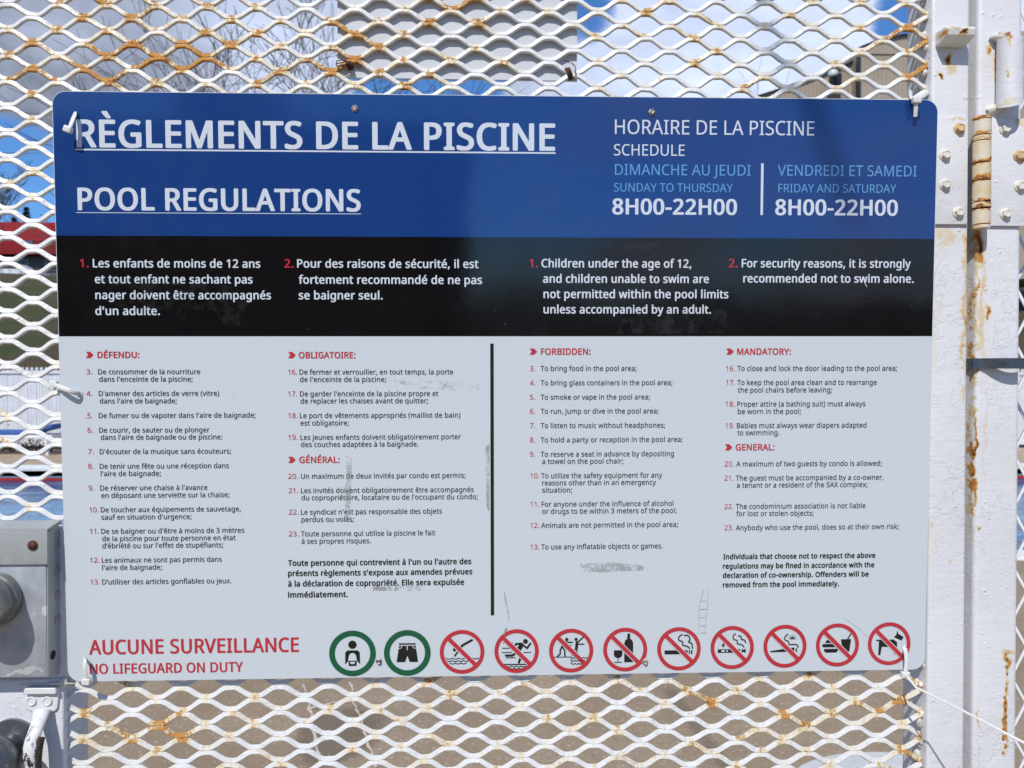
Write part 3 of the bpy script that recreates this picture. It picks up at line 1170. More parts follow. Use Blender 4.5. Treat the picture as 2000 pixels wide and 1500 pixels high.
# ---- steel lock box bolted on the gate, at lower left
BF = -.031
bx1 = gx(91, 1200, BF)
bzt, bzb = gz(1037, 60, BF), gz(1323, 60, BF)
lb = MB()
lb.box(-.72, bx1, BF, FR - .0005, bzb, bzt - .001, .0018, 2)
lock = lb.build('lock_box', M['galv'], gate, smooth=40)
lock['label'] = 'grey steel lock box with worn edges and a grey dial'
# lid lip over the front
lipb = gz(1103, 60, BF - .003)
l2 = MB()
l2.box(-.72, gx(92, 1060, BF - .003), BF - .0028, BF - .0004, lipb, bzt + .0022, .0008, 2)
l2.prism([(-.72, BF - .0002, bzt + .0003), (-.72, BF - .0024, bzt + .0024), (-.72, FR + .002, gz(1017, 60, FR)), (-.72, FR + .002, gz(1017, 60, FR) - .003)],
         (gx(92, 1060, BF - .003) + .72, 0, 0))
l2.build('lid', painted('worn_grey_lid', [(*px(64, 1090, BF, 5, 22), .18)], specks=.05, base=(.33, .35, .345), rough=.4, bumpk=.25), lock, smooth=40)
MB().bm(lump((gx(63, 1066, BF - .004), BF - .0035, gz(1066, 63, BF - .004)), .0036, 4, (1, .7, 1))).lathe(
    [(.0052, 0), (.0052, .0006)], (gx(63, 1066, BF - .004), BF - .0030, gz(1066, 63, BF - .004)), (0, -1, 0), 20).build(
    'screw', M['rusty_screw'], lock, smooth=50)
# perforated side strip on the right flank of the box
MB().prism([(bx1 + .0002, -.0305, bzb + .001), (bx1 + .0006, -.0305, bzt - .002), (bx1 + .0006, FR - .0005, gz(1022, 60, FR)), (bx1 + .0002, FR - .0005, bzb - .004)],
           (.0008, 0, 0)).build('side_flange', painted('flaking_flange', (), specks=.9, base=(.36, .36, .36), bumpk=.5), lock)
for zpix in (1052, 1070, 1122, 1172, 1222):
    z = gz(zpix, 105, -.035)
    MB().box(bx1 + .0010, bx1 + .0022, -.018, -.0105, z - .0045, z + .0035, .0004, 1).build('side_tab', M['galv_old'], lock)
for zpix, yy in ((1288, -.022),):
    z = gz(zpix, 105, -.035)
    MB().lathe([(.0048, 0), (.0046, .0004)], (bx1 + .0011, yy, z), (1, 0, 0), 20).build('side_hole', plain('dark_hole', (.012, .011, .01), .9, .2), lock)
# dial
dc = (gx(-34, 1178, BF - .02), BF, gz(1180, -34, BF - .02))
dl = MB().lathe([(.0275, 0), (.0280, .004), (.0275, .009), (.0255, .011), (.0260, .013), (.0262, .030), (.0250, .035), (.0225, .038), (.0215, .040),
                 (.0175, .042), (.008, .043)], dc, (0, -1, 0), 48).build('dial', M['dial'], lock, smooth=35)

# ---- pull handle with its mounting pad
HP = FR - .0025
hd = MB()
pz = lambda b: gz(b, 80, HP)
pxx = lambda a: gx(a, 1370, HP)
poly = [(50, 1345), (53, 1342), (113, 1342), (116, 1345), (112, 1383), (108, 1389), (100, 1391), (92, 1391), (90, 1400), (70, 1400), (63, 1391), (56, 1388), (51, 1380)]
hd.prism([(pxx(a), HP, pz(b)) for a, b in poly], (0, .0028, 0))
hd.prism([(pxx(a), HP - .0045, pz(b)) for a, b in [(51, 1345), (54, 1341), (111, 1341), (114, 1345), (114, 1353), (51, 1353)]], (0, .0048, 0))
path, rad = [], []
for (a, b, y, r) in [(82, 1388, HP - .002, .0095), (79, 1400, HP - .006, .0082), (74, 1414, HP - .012, .0074), (68, 1430, HP - .018, .0070), (62, 1446, HP - .022, .0070),
                     (58, 1466, HP - .025, .0072), (56, 1490, HP - .026, .0074), (55, 1530, HP - .026, .0074), (56, 1570, HP - .024, .0074), (62, 1600, HP - .017, .0070),
                     (70, 1625, HP - .008, .0072), (74, 1640, HP - .002, .010)]:
    p = at(a, b, y)
    path.append(p)
    rad.append(r)
fine, fr = [], []
for k in range(len(path) - 1):
    for t in (0, .25, .5, .75):
        fine.append(path[k].lerp(path[k + 1], t))
        fr.append(rad[k] * (1 - t) + rad[k + 1] * t)
for _ in range(3):
    fine = [fine[0]] + [(fine[k - 1] + fine[k] * 2 + fine[k + 1]) / 4 for k in range(1, len(fine) - 1)] + [fine[-1]]
hd.tube(fine, fr, 14, flat=.62, nref=(0, -1, .15))
handle = hd.build('pull_handle', M['handle'], gate, smooth=45)
MB().tube([p + Vector((.0052, .0035, 0)) for p in fine[15:40]], .0052, 10).build('grip_core', plain('bare_dark_iron', (.04, .026, .018), .7, .5, 200), handle, smooth=60)
mod = handle.modifiers.new('soft', 'BEVEL')
mod.width, mod.segments, mod.limit_method = .0008, 2, 'ANGLE'
for a in (62, 93):
    c = (gx(a, 1369, HP), HP, gz(1369, a, HP))
    sc_ = MB().lathe([(.0052, 0), (.0050, .0012), (.0040, .0017), (.0030, .0008)], c, (0, -1, 0), 20).build('screw', M['handle'], handle, smooth=30)
    MB().box(c[0] - .0016, c[0] + .0016, c[1] - .0013, c[1] - .0009, c[2] - .0004, c[2] + .0004).box(
        c[0] - .0004, c[0] + .0004, c[1] - .00135, c[1] - .00095, c[2] - .0016, c[2] + .0016).build('screw_slot', plain('dark_slot', (.03, .03, .03), .8, .1), sc_) if False else None
# round knob below the box
kc = (gx(-22, 1490, FR - .04), FR, gz(1490, -22, FR - .04))
MB().lathe([(.027, 0), (.027, .004), (.014, .006), (.012, .018), (.018, .024), (.0255, .032), (.0275, .042), (.0265, .052), (.021, .060), (.010, .064)], kc,
           (0, -1, 0), 40).build('door_knob', M['chrome'], gate, smooth=60)

# ------------------------------------------------------------------ post on the right, its tube lug
QX0, QX1 = (gx(1908, 100) + gx(1903, 1490)) / 2, gx(1990, 1000)
post = thing('gate_post', 'thick white square steel post at the right edge with rust streaks', 'post', ((QX0 + QX1) / 2, .02, 0))
MB().box(QX0, QX1, FR, .041, 0, 2.05, .0055, 4).build('post_tube', M['post'], post, smooth=40)
LX = gx(1976, 140, FR - .014)
zt, zb = gz(76, 1975, FR - .014), gz(203, 1975, FR - .014)
lg = MB()
n = 24
vs, fs = [], []
for ring in range(3):
    for k in range(n):
        th = 2 * math.pi * k / n
        x, y = LX + .0125 * math.cos(th), FR - .011 + .0125 * math.sin(th)
        z = (zt, (zt + zb) / 2, zb)[ring]
        if ring == 2:
            z += .0045 * math.sin(th) - .0035 * math.cos(th) * -1
        vs.append((x, y, z))
for r in range(2):
    for k in range(n):
        fs.append((r * n + k, r * n + (k + 1) % n, (r + 1) * n + (k + 1) % n, (r + 1) * n + k))
fs += [tuple(range(n)), tuple(2 * n + k for k in range(n))[::-1]]
lg.add(vs, fs).build('barrel_lug', M['lug'], post, smooth=40)
MB().bm(lump((LX - .0085, FR - .004, zt + .006), .006, 7, (1.2, 1, .8))).bm(lump((LX - .010, FR - .001, zb - .001), .006, 5, (1.4, .8, 1))).build(
    'weld', wm_w, post, smooth=60)
MB().prism([(LX - .008, FR - .005, zt), (LX + .007, FR - .005, zt + .001), (LX + .004, FR - .005, zt + .012), (LX - .010, FR - .005, zt + .007)], (0, .0049, 0)).build(
    'rust_flake', plain('orange_rust_flake', (.30, .11, .04), .9, .4, 300), post)
random.seed(77)
for k in range(14):
    yy = 1275 + k * 15 + random.uniform(-4, 4)
    MB().bm(lump((gx(1966 - k * .4 + random.uniform(-2.5, 2.5), yy), FR + .0004, gz(yy, 1965)), random.uniform(.0012, .0024), random.random() * 60, (1, .6, 1.6))).build(
        'rust_flake', plain('rust_flake_%d' % k, (.36, .18, .06), .9, .4, 300) if k == 0 else bpy.data.materials['rust_flake_0'], post, smooth=70)

# ------------------------------------------------------------------ hinge
HC = ((gx(1902, 330, FR - .012) + gx(1934, 330, FR - .012)) / 2, FR - .0115)
hinge = thing('butt_hinge', 'big white hinge with rusty barrel and eight hex bolts between gate and post', 'hinge', (HC[0], FR, gz(335, 1918)))
LF = FR - .0032
z0, z1 = gz(438, 1870, LF), gz(228, 1870, LF)
MB().box(SX0 + .0015, HC[0] - .0098, LF, FR - .0003, z0, z1, .0006, 2).build('leaf', M['leaf'], hinge, smooth=40)
MB().box(HC[0] + .0098, QX1 + .020, LF, FR - .0003, gz(441, 1960, LF), gz(231, 1960, LF), .0006, 2).build('leaf', M['leaf'], hinge, smooth=40)
R = .0088
yb = lambda b: gz(b, 1918, HC[1] - R)
for a, b, r, nm in ((223, 229, R * 1.04, 'pin_cap'), (230, 260, R, 'knuckle'), (261.5, 271, R * .985, 'washer'), (272.5, 314, R, 'knuckle'), (316, 349, R, 'knuckle'),
                    (351, 391.5, R, 'knuckle'), (393, 404, R * 1.03, 'washer'), (406.5, 436, R * .99, 'knuckle'), (437, 444, R * .97, 'pin_cap')):
    za, zb_ = yb(a), yb(b)
    h = za - zb_
    MB().lathe([(r - .0007, 0), (r, .0006), (r, h - .0006), (r - .0007, h)], (HC[0], HC[1], zb_), (0, 0, 1), 28).build(nm, M['barrel'], hinge, smooth=40)
MB().lathe([(R * .86, 0), (R * .86, yb(226) - yb(440))], (HC[0], HC[1], yb(440)), (0, 0, 1), 20).build('pin', M['rusty_screw'], hinge, smooth=40)
random.seed(12)
for a, b, rusty in ((1873, 251, 1), (1845, 303, 0), (1845, 361, 0), (1871, 415, 0), (1962, 252, 0), (1989, 304, 1), (1991, 364, 0), (1963, 418, 0)):
    c = (gx(a, b, LF), LF, gz(b, a, LF))
    m_ = M['bolt_rust'] if rusty else M['bolt']
    bt_ = MB().lathe([(.0062, 0), (.0062, .0010), (.0056, .0015)], c, (0, -1, 0), 24)
    bt_.lathe([(.0047, .0012), (.0047, .0044), (.0041, .0050), (.0034, .0050), (.0031, .0044), (.001, .0044)], c, (0, -1, 0), 6, random.random())
    bt_.build('hex_bolt', m_, hinge, smooth=25)

# ------------------------------------------------------------------ steel strap round the post, bowed away from its face
cl = thing('strap_clamp', 'dark steel strap clamp bowed round the white post below the hinge', 'clamp', (gx(1950, 710), FR, gz(710, 1950)))
z0, z1 = gz(720, 1950, FR - .01), gz(699.5, 1950, FR - .01)
pts = [(gx(1896, 710, FR + .01), .018), (gx(1897, 710, FR + .004), FR - .001)]
for k in range(15):
    t = k / 14
    pts.append((gx(1903, 710, FR - .005) + t * (QX1 + .012 - gx(1903, 710, FR - .005)), FR - .0015 - .0125 * math.sin(math.pi * min(1, max(0, (t - .18) / .82))) ** .8))
pts.append((QX1 + .022, FR - .001))
vs, fs = [], []
for k, (x, y) in enumerate(pts):
    q0, q1 = pts[max(0, k - 1)], pts[min(len(pts) - 1, k + 1)]
    d = Vector((q1[0] - q0[0], q1[1] - q0[1])).normalized()
    nx_, ny_ = d.y * .0009, -d.x * .0009
    vs += [(x + nx_, y + ny_, z0), (x + nx_, y + ny_, z1), (x - nx_, y - ny_, z1), (x - nx_, y - ny_, z0)]
for k in range(len(pts) - 1):
    for c in range(4):
        a, b = k * 4 + c, k * 4 + (c + 1) % 4
        fs.append((a, b, b + 4, a + 4))
fs += [(0, 1, 2, 3), tuple(len(vs) - 4 + k for k in range(4))[::-1]]
MB().add(vs, fs).build('strap', M['clamp'], cl, smooth=50)
MB().lathe([(.0065, 0), (.0065, .006), (.0052, .0075)], (QX1 + .012, FR - .004, (z0 + z1) / 2), (0, -1, 0), 6).build('clamp_nut', M['clamp'], cl)

# ------------------------------------------------------------------ white chain link fence beyond the post
cf = thing('chain_link_fence', 'white chain link fence starting right of the gate post', 'fence', (QX1 + .2, .03, 0))
mb = MB()
zc0 = gz(1102, 1974, .028)
PIT = .0205
for k in range(24):
    xb = gx(1974, 1100, .028) + k * PIT
    pts = []
    for j in range(62):
        pts.append((xb + (PIT if j % 2 else 0), .028 + (.0022 if j % 2 else -.0022), zc0 + (j - 40 + (k % 2)) * .0317))
    mb.tube(pts, .0021, 6)
o = mb.build('woven_wire', M['chain'], cf, smooth=60)
MB().tube([(QX1, .03, 2.0), (QX1 + .6, .03, 2.0)], .02, 12).build('top_rail', M['chain'], cf, smooth=60)
MB().tube([(QX1 + .55, .05, 0), (QX1 + .55, .05, 2.03)], .024, 14).build('fence_post', M['chain'], cf, smooth=60)

# ------------------------------------------------------------------ blank panel wired to the back of the gate
PY = .0034
pa, pb, pc_, pd = at(659, 151, PY), at(1127, 158, PY), at(1127, -120, PY), at(659, -120, PY)
bm1 = print_mat('blank_panel_white', (.55, .57, .60), rough=.4, spec=.3, dirt=.25)
panel = MB().prism([pa, pb, pc_, pd], (0, .003, 0)).build('blank_panel', bm1)
tag(panel, 'blank pale grey panel wired behind the mesh above the sign', 'panel')


def coil(name, label, c, d, r, turns, w, seed, loose):
    """rusty tie wire wound round a strand"""
    random.seed(seed)
    c, d = Vector(c), Vector(d).normalized()
    a = d.orthogonal().normalized()
    b = d.cross(a)
    pts = []
    n = turns * 14
    for k in range(n + 1):
        th = 6.2832 * k / 14
        rr_ = r * (1 + .08 * math.sin(k * .7))
        pts.append(c + d * (w * (k / n - .5)) + (a * math.cos(th) + b * math.sin(th)) * rr_)
    mb = MB().tube(pts, .0007, 5)
    for l in loose:
        mb.tube([c + Vector(p) for p in l], .00055, 5)
    o = mb.build(name, M['wire'], smooth=60)
    tag(o, label, 'wire tie', 'rusty wires that hold the blank panel')
    return o


c1 = at(683, 128, -.001)
coil('wire_tie', 'rusted wire wound round the mesh at the lower left corner of the blank panel', c1, (1, 0, .16), .0042, 4, .006, 1,
     [[(-.013, -.004, .003), (-.006, -.006, .0035), (.004, -.006, -.001), (.012, -.005, -.006)], [(-.013, -.004, .000), (-.004, -.0062, .0015), (.008, -.0055, -.004)],
      [(-.012, -.003, -.002), (0, -.006, -.0005), (.013, -.003, -.0035)], [(-.013, -.004, .003), (-.014, -.003, 0), (-.013, -.003, -.002)]])
c2 = at(1111, 144, -.001)
coil('wire_tie', 'rusted wire wound round the mesh at the lower right corner of the blank panel', c2, (.90, 0, .30), .0058, 5, .005, 2,
     [[(.002, -.004, .010), (.006, -.006, .006), (.007, -.006, -.003), (.003, -.004, -.008)], [(-.006, -.004, .012), (-.003, -.006, .012), (0, -.006, .009)]])

# ------------------------------------------------------------------ the sign
SC, SU, SV, SN = (Vector(v) for v in ((0.08122, -0.0195, 1.48468), (0.99999, 0.003017, 0.003336), (-0.00323, -0.034503, 0.999399), (-0.00313, 0.9994, 0.034493)))
SU.normalize()
SN = (SN - SU * SN.dot(SU)).normalized()
SV = SU.cross(SN)
sign = bpy.data.objects.new('regulation_sign', None)
sign.empty_display_size = .1
COL.objects.link(sign)
sign.matrix_world = Matrix(((SU.x, SN.x, SV.x, SC.x), (SU.y, SN.y, SV.y, SC.y), (SU.z, SN.z, SV.z, SC.z), (0, 0, 0, 1)))
tag(sign, 'large blue, black and white bilingual pool regulations sign on the gate', 'sign')
W2, H2 = .4572, .3048


def S(pxx, pyy):
    """place on the sign (metres right of and above its middle) of a photo pixel"""
    d = ray(pxx, pyy)
    o = Vector(CAM) - SC
    p = o - d * (o.dot(SN) / d.dot(SN))
    return p.dot(SU), p.dot(SV)


def sobj(name, mb_, mats, parent=sign, smooth=None):
    return mb_.build(name, mats, parent, smooth=smooth, local=True)


def rounded(x0, x1, z0, z1, rc):
    """corners: bl, br, tr, tl radii"""
    pts = []
    for (cx_, cz_, a0, r) in ((x0, z0, 180, rc[0]), (x1, z0, 270, rc[1]), (x1, z1, 0, rc[2]), (x0, z1, 90, rc[3])):
        if r == 0:
            pts.append((cx_, cz_))
            continue
        ox = cx_ + (r if cx_ == x0 else -r)
        oz = cz_ + (r if cz_ == z0 else -r)
        for k in range(9):
            th = math.radians(a0 + 90 * k / 8)
            pts.append((ox + r * math.cos(th), oz + r * math.sin(th)))
    return pts


RC = .0135
out = rounded(-W2, W2, -H2, H2, (RC,) * 4)
pm = MB().prism([(x, .0002, z) for x, z in out], (0, .0030, 0))
pm.mi = [0] + [1] * (len(pm.f) - 1)
plate_o = sobj('sign_plate', pm, [P_WHITE, P_EDGE])
vb = S(1000, 463.5)[1]
vk = S(1000, 656.5)[1]
i_ = .0006
head_poly = rounded(-W2 + i_, W2 - i_, vb, H2 - i_, (0, 0, RC - i_, RC - i_))
sobj('blue_header', MB().prism([(x, -.00002, z) for x, z in head_poly], (0, .0002, 0)), P_BLUE)
sobj('black_band', MB().prism([(x, -.00002, z) for x, z in rounded(-W2 + i_, W2 - i_, vk, vb - .00005, (0, 0, 0, 0))], (0, .0002, 0)), P_BLACK)

# ---- lettering: glyph outlines drawn as filled curves
# outline points (x, y, x, y, ...) in thousandths of the type size, and the advance width
GLYPHS = {
    'A': (639, [[545, 0, 459, 221, 176, 221, 91, 0, 0, 0, 279, 717, 360, 717, 638, 0], [352, 517, 342, 546, 328, 589, 318, 624, 307, 583, 296, 546, 287, 517, 206, 301, 432, 301]]),
    'B': (650, [[301, 714, 419, 704, 503, 674, 542, 642, 564, 596, 572, 537, 568, 497, 556, 462, 537, 433, 510, 408, 477, 390, 436, 379, 436, 374, 517, 348, 550, 325, 575, 294, 591, 254, 596, 203, 588, 143, 566, 92, 530, 52, 480, 23, 420, 6, 348, 0, 97, 0, 97, 714], [319, 410, 396, 417, 445, 439, 470, 476, 479, 527, 469, 578, 437, 611, 384, 631, 305, 637, 187, 637, 187, 410], [187, 335, 187, 76, 331, 76, 412, 85, 463, 113, 491, 156, 500, 210, 496, 245, 483, 276, 461, 301, 428, 319, 383, 331, 324, 335]]),
    'C': (632, [[403, 645, 349, 640, 300, 625, 258, 601, 222, 568, 194, 527, 173, 477, 160, 421, 156, 357, 163, 275, 183, 204, 218, 146, 265, 104, 327, 78, 402, 69, 491, 77, 573, 97, 573, 19, 490, -3, 389, -10, 289, 1, 207, 35, 143, 89, 97, 163, 70, 253, 61, 358, 67, 435, 83, 506, 111, 568, 149, 622, 198, 665, 257, 698, 326, 717, 404, 724, 510, 713, 601, 682, 565, 606, 491, 633]]),
    'D': (730, [[669, 364, 658, 254, 624, 163, 570, 92, 497, 41, 405, 10, 296, 0, 97, 0, 97, 714, 317, 714, 418, 704, 504, 674, 574, 625, 626, 556, 658, 470], [574, 361, 566, 448, 542, 517, 504, 570, 450, 607, 384, 630, 304, 637, 187, 637, 187, 77, 284, 77, 373, 85, 445, 109, 501, 148, 542, 204, 566, 275]]),
    'E': (556, [[496, 0, 97, 0, 97, 714, 496, 714, 496, 635, 187, 635, 187, 412, 478, 412, 478, 334, 187, 334, 187, 79, 496, 79]]),
    'F': (519, [[187, 0, 97, 0, 97, 714, 496, 714, 496, 635, 187, 635, 187, 382, 477, 382, 477, 303, 187, 303]]),
    'G': (728, [[407, 377, 654, 377, 654, 27, 537, -1, 403, -10, 301, 1, 216, 34, 149, 88, 100, 161, 71, 252, 61, 357, 72, 461, 105, 551, 159, 624, 231, 678, 323, 713, 431, 724, 544, 713, 644, 682, 610, 604, 524, 633, 426, 645, 347, 636, 280, 610, 226, 568, 187, 510, 163, 440, 155, 357, 162, 277, 182, 206, 218, 148, 269, 104, 337, 77, 424, 68, 504, 73, 564, 85, 564, 297, 407, 297]]),
    'H': (741, [[643, 0, 553, 0, 553, 333, 187, 333, 187, 0, 97, 0, 97, 714, 187, 714, 187, 412, 553, 412, 553, 714, 643, 714]]),
    'I': (339, [[298, 0, 40, 0, 40, 52, 124, 71, 124, 642, 40, 662, 40, 714, 298, 714, 298, 662, 214, 642, 214, 71, 298, 52]]),
    'J': (273, [[-4, -190, -46, -186, -78, -177, -78, -101, -44, -108, -6, -111, 42, -101, 62, -87, 78, -66, 88, -36, 92, 4, 92, 714, 182, 714, 182, 11, 176, -52, 159, -102, 131, -141, 94, -168, 49, -185]]),
    'K': (619, [[619, 0, 513, 0, 260, 341, 187, 277, 187, 0, 97, 0, 97, 714, 187, 714, 187, 362, 248, 430, 310, 498, 503, 714, 608, 714, 325, 403]]),
    'L': (524, [[97, 0, 97, 714, 187, 714, 187, 80, 499, 80, 499, 0]]),
    'M': (907, [[412, 0, 177, 626, 173, 626, 176, 575, 179, 507, 180, 433, 180, 0, 97, 0, 97, 714, 230, 714, 450, 129, 454, 129, 678, 714, 810, 714, 810, 0, 721, 0, 721, 439, 722, 508, 725, 573, 728, 625, 724, 625, 486, 0]]),
    'N': (760, [[663, 0, 558, 0, 176, 593, 172, 593, 175, 538, 178, 471, 180, 399, 180, 0, 97, 0, 97, 714, 201, 714, 582, 123, 586, 123, 583, 171, 580, 241, 579, 311, 579, 714, 663, 714]]),
    'O': (781, [[720, 358, 715, 279, 699, 207, 673, 145, 636, 91, 590, 48, 533, 16, 467, -3, 391, -10, 312, -3, 245, 16, 188, 48, 142, 91, 106, 145, 81, 208, 66, 280, 61, 359, 70, 462, 97, 551, 142, 624, 206, 679, 290, 713, 392, 725, 490, 714, 572, 679, 636, 625, 682, 551, 711, 462], [156, 358, 162, 274, 181, 203, 213, 145, 258, 103, 318, 77, 391, 68, 465, 77, 523, 103, 568, 146, 600, 203, 619, 274, 625, 358, 611, 478, 569, 569, 524, 612, 465, 637, 392, 646, 318, 637, 258, 611, 213, 569, 181, 512, 162, 442]]),
    'P': (605, [[286, 714, 407, 700, 490, 659, 526, 617, 547, 566, 554, 504, 539, 419, 520, 381, 492, 347, 453, 318, 404, 296, 343, 283, 269, 278, 187, 278, 187, 0, 97, 0, 97, 714], [278, 637, 187, 637, 187, 355, 259, 355, 321, 359, 372, 369, 411, 388, 439, 416, 456, 453, 461, 500, 450, 560, 417, 603, 360, 628]]),
    'Q': (781, [[720, 358, 714, 275, 697, 200, 667, 134, 627, 80, 575, 37, 512, 8, 683, -170, 554, -170, 416, -9, 403, -9, 391, -10, 312, -3, 245, 16, 188, 48, 142, 91, 106, 145, 81, 208, 66, 280, 61, 359, 70, 462, 97, 551, 142, 624, 206, 679, 290, 713, 392, 725, 490, 714, 572, 679, 636, 625, 682, 551, 711, 462], [156, 358, 162, 274, 181, 203, 213, 145, 258, 103, 318, 77, 391, 68, 465, 77, 523, 103, 568, 146, 600, 203, 619, 274, 625, 358, 611, 478, 569, 569, 524, 612, 465, 637, 392, 646, 318, 637, 258, 611, 213, 569, 181, 512, 162, 442]]),
    'R': (622, [[294, 714, 375, 708, 440, 691, 491, 663, 526, 624, 547, 573, 554, 511, 549, 459, 533, 416, 509, 382, 479, 355, 411, 320, 607, 0, 502, 0, 329, 295, 187, 295, 187, 0, 97, 0, 97, 714], [289, 636, 187, 636, 187, 371, 294, 371, 369, 380, 421, 405, 451, 448, 461, 507, 456, 549, 442, 582, 419, 606, 386, 623, 343, 633]]),
    'S': (549, [[502, 191, 494, 132, 471, 82, 433, 43, 382, 14, 320, -4, 247, -10, 171, -6, 104, 5, 51, 24, 51, 110, 140, 81, 251, 68, 300, 71, 340, 82, 371, 99, 394, 122, 408, 150, 412, 183, 408, 215, 397, 242, 377, 265, 345, 286, 244, 330, 163, 366, 106, 411, 71, 468, 60, 542, 67, 595, 89, 639, 124, 675, 169, 702, 225, 718, 288, 724, 396, 713, 485, 684, 457, 607, 376, 634, 286, 645, 245, 642, 211, 632, 185, 616, 166, 595, 155, 570, 151, 541, 155, 508, 166, 481, 186, 458, 215, 438, 307, 397, 413, 347, 452, 318, 479, 284, 496, 242]]),
    'T': (556, [[323, 0, 233, 0, 233, 635, 10, 635, 10, 714, 545, 714, 545, 635, 323, 635]]),
    'U': (731, [[640, 252, 632, 182, 610, 118, 572, 65, 518, 24, 449, -1, 362, -10, 280, -2, 213, 22, 159, 62, 121, 116, 98, 180, 90, 254, 90, 714, 180, 714, 180, 251, 192, 174, 226, 116, 285, 80, 367, 68, 426, 74, 472, 91, 508, 119, 532, 156, 546, 201, 551, 252, 551, 714, 640, 714]]),
    'V': (600, [[600, 714, 345, 0, 255, 0, 0, 714, 94, 714, 255, 256, 274, 200, 288, 148, 300, 100, 311, 149, 326, 201, 345, 258, 505, 714]]),
    'W': (930, [[917, 714, 727, 0, 636, 0, 497, 468, 485, 511, 474, 553, 465, 587, 461, 609, 457, 587, 450, 553, 439, 510, 427, 465, 292, 0, 201, 0, 12, 714, 106, 714, 217, 278, 228, 232, 237, 188, 245, 147, 251, 108, 257, 149, 266, 192, 277, 238, 289, 283, 415, 714, 508, 714, 639, 280, 652, 233, 663, 188, 671, 145, 678, 108, 686, 160, 698, 218, 713, 279, 823, 714]]),
    'X': (586, [[582, 0, 480, 0, 291, 310, 99, 0, 4, 0, 241, 372, 19, 714, 119, 714, 294, 434, 470, 714, 565, 714, 344, 374]]),
    'Y': (566, [[283, 363, 469, 714, 566, 714, 328, 277, 328, 0, 238, 0, 238, 273, 0, 714, 98, 714]]),
    'Z': (572, [[533, 0, 38, 0, 38, 68, 414, 634, 50, 634, 50, 714, 523, 714, 523, 646, 147, 80, 533, 80]]),
    'a': (561, [[288, 545, 373, 534, 433, 502, 468, 446, 480, 365, 480, 0, 416, 0, 399, 76, 395, 76, 347, 27, 291, -1, 215, -10, 169, -6, 128, 7, 94, 29, 68, 59, 51, 100, 46, 149, 62, 220, 109, 272, 189, 306, 303, 320, 394, 323, 394, 355, 387, 412, 365, 448, 330, 467, 283, 474, 203, 461, 132, 433, 105, 499, 188, 531], [314, 259, 229, 249, 175, 227, 147, 193, 137, 148, 144, 109, 164, 82, 196, 66, 235, 61, 297, 70, 348, 98, 382, 146, 393, 214, 393, 262]]),
    'b': (615, [[173, 575, 171, 511, 168, 465, 173, 465, 200, 496, 236, 522, 282, 539, 339, 545, 401, 537, 455, 514, 499, 475, 533, 422, 553, 352, 560, 268, 553, 183, 532, 114, 499, 60, 455, 21, 401, -2, 339, -10, 282, -4, 236, 13, 200, 38, 173, 68, 166, 68, 148, 0, 85, 0, 85, 760, 173, 760], [324, 472, 273, 467, 234, 450, 206, 423, 187, 384, 176, 334, 173, 271, 173, 267, 181, 180, 205, 115, 252, 76, 326, 63, 389, 76, 433, 116, 460, 181, 469, 269, 460, 357, 433, 421, 388, 459]]),
    'c': (480, [[300, -10, 233, -3, 173, 19, 124, 56, 86, 109, 63, 178, 55, 265, 63, 355, 88, 426, 127, 480, 177, 517, 238, 539, 306, 546, 385, 537, 447, 517, 420, 444, 364, 461, 304, 469, 255, 463, 215, 446, 184, 417, 163, 378, 150, 327, 146, 266, 150, 207, 163, 157, 184, 117, 214, 89, 252, 72, 299, 66, 376, 75, 438, 97, 438, 19, 378, -2]]),
    'd': (615, [[275, -10, 213, -2, 159, 21, 115, 59, 82, 113, 62, 183, 55, 267, 62, 351, 82, 421, 115, 475, 160, 515, 214, 538, 276, 546, 349, 535, 403, 507, 442, 467, 448, 467, 444, 505, 442, 546, 442, 760, 530, 760, 530, 0, 459, 0, 446, 72, 442, 72, 403, 30, 349, 1], [289, 63, 361, 75, 408, 109, 434, 168, 443, 250, 443, 266, 435, 354, 410, 419, 363, 460, 288, 473, 226, 459, 181, 416, 155, 350, 146, 265, 155, 180, 181, 116, 226, 76]]),
    'e': (564, [[292, 546, 356, 538, 410, 516, 454, 480, 486, 431, 506, 372, 513, 304, 513, 251, 146, 251, 159, 171, 192, 112, 246, 77, 317, 65, 407, 74, 489, 102, 489, 25, 408, -1, 313, -10, 241, -2, 178, 21, 126, 60, 87, 113, 63, 182, 55, 264, 62, 346, 84, 415, 120, 471, 167, 512, 225, 537], [291, 474, 235, 464, 191, 433, 162, 385, 148, 321, 421, 321, 417, 364, 407, 401, 389, 431, 365, 454, 332, 469]]),
    'f': (344, [[332, 468, 197, 468, 197, 0, 109, 0, 109, 468, 15, 468, 15, 509, 109, 539, 109, 570, 114, 632, 129, 682, 155, 719, 189, 745, 232, 760, 283, 765, 341, 759, 387, 747, 364, 678, 327, 688, 284, 693, 246, 686, 218, 663, 202, 626, 197, 571, 197, 536, 332, 536]]),
    'g': (615, [[275, 546, 325, 541, 370, 526, 410, 501, 443, 465, 448, 465, 460, 536, 530, 536, 530, -9, 523, -79, 504, -136, 471, -182, 425, -214, 365, -233, 290, -240, 183, -231, 97, -206, 97, -125, 186, -156, 295, -167, 357, -157, 403, -126, 433, -79, 443, -16, 443, 5, 444, 40, 446, 71, 442, 71, 411, 35, 373, 10, 328, -5, 276, -10, 212, -2, 158, 22, 113, 63, 70, 150, 55, 267, 70, 382, 113, 470, 157, 512, 211, 538], [287, 472, 245, 466, 210, 448, 183, 418, 163, 378, 150, 327, 146, 266, 155, 179, 182, 114, 227, 75, 289, 62, 359, 72, 385, 86, 407, 105, 435, 163, 444, 246, 444, 267, 440, 333, 427, 385, 406, 424, 376, 451, 336, 467]]),
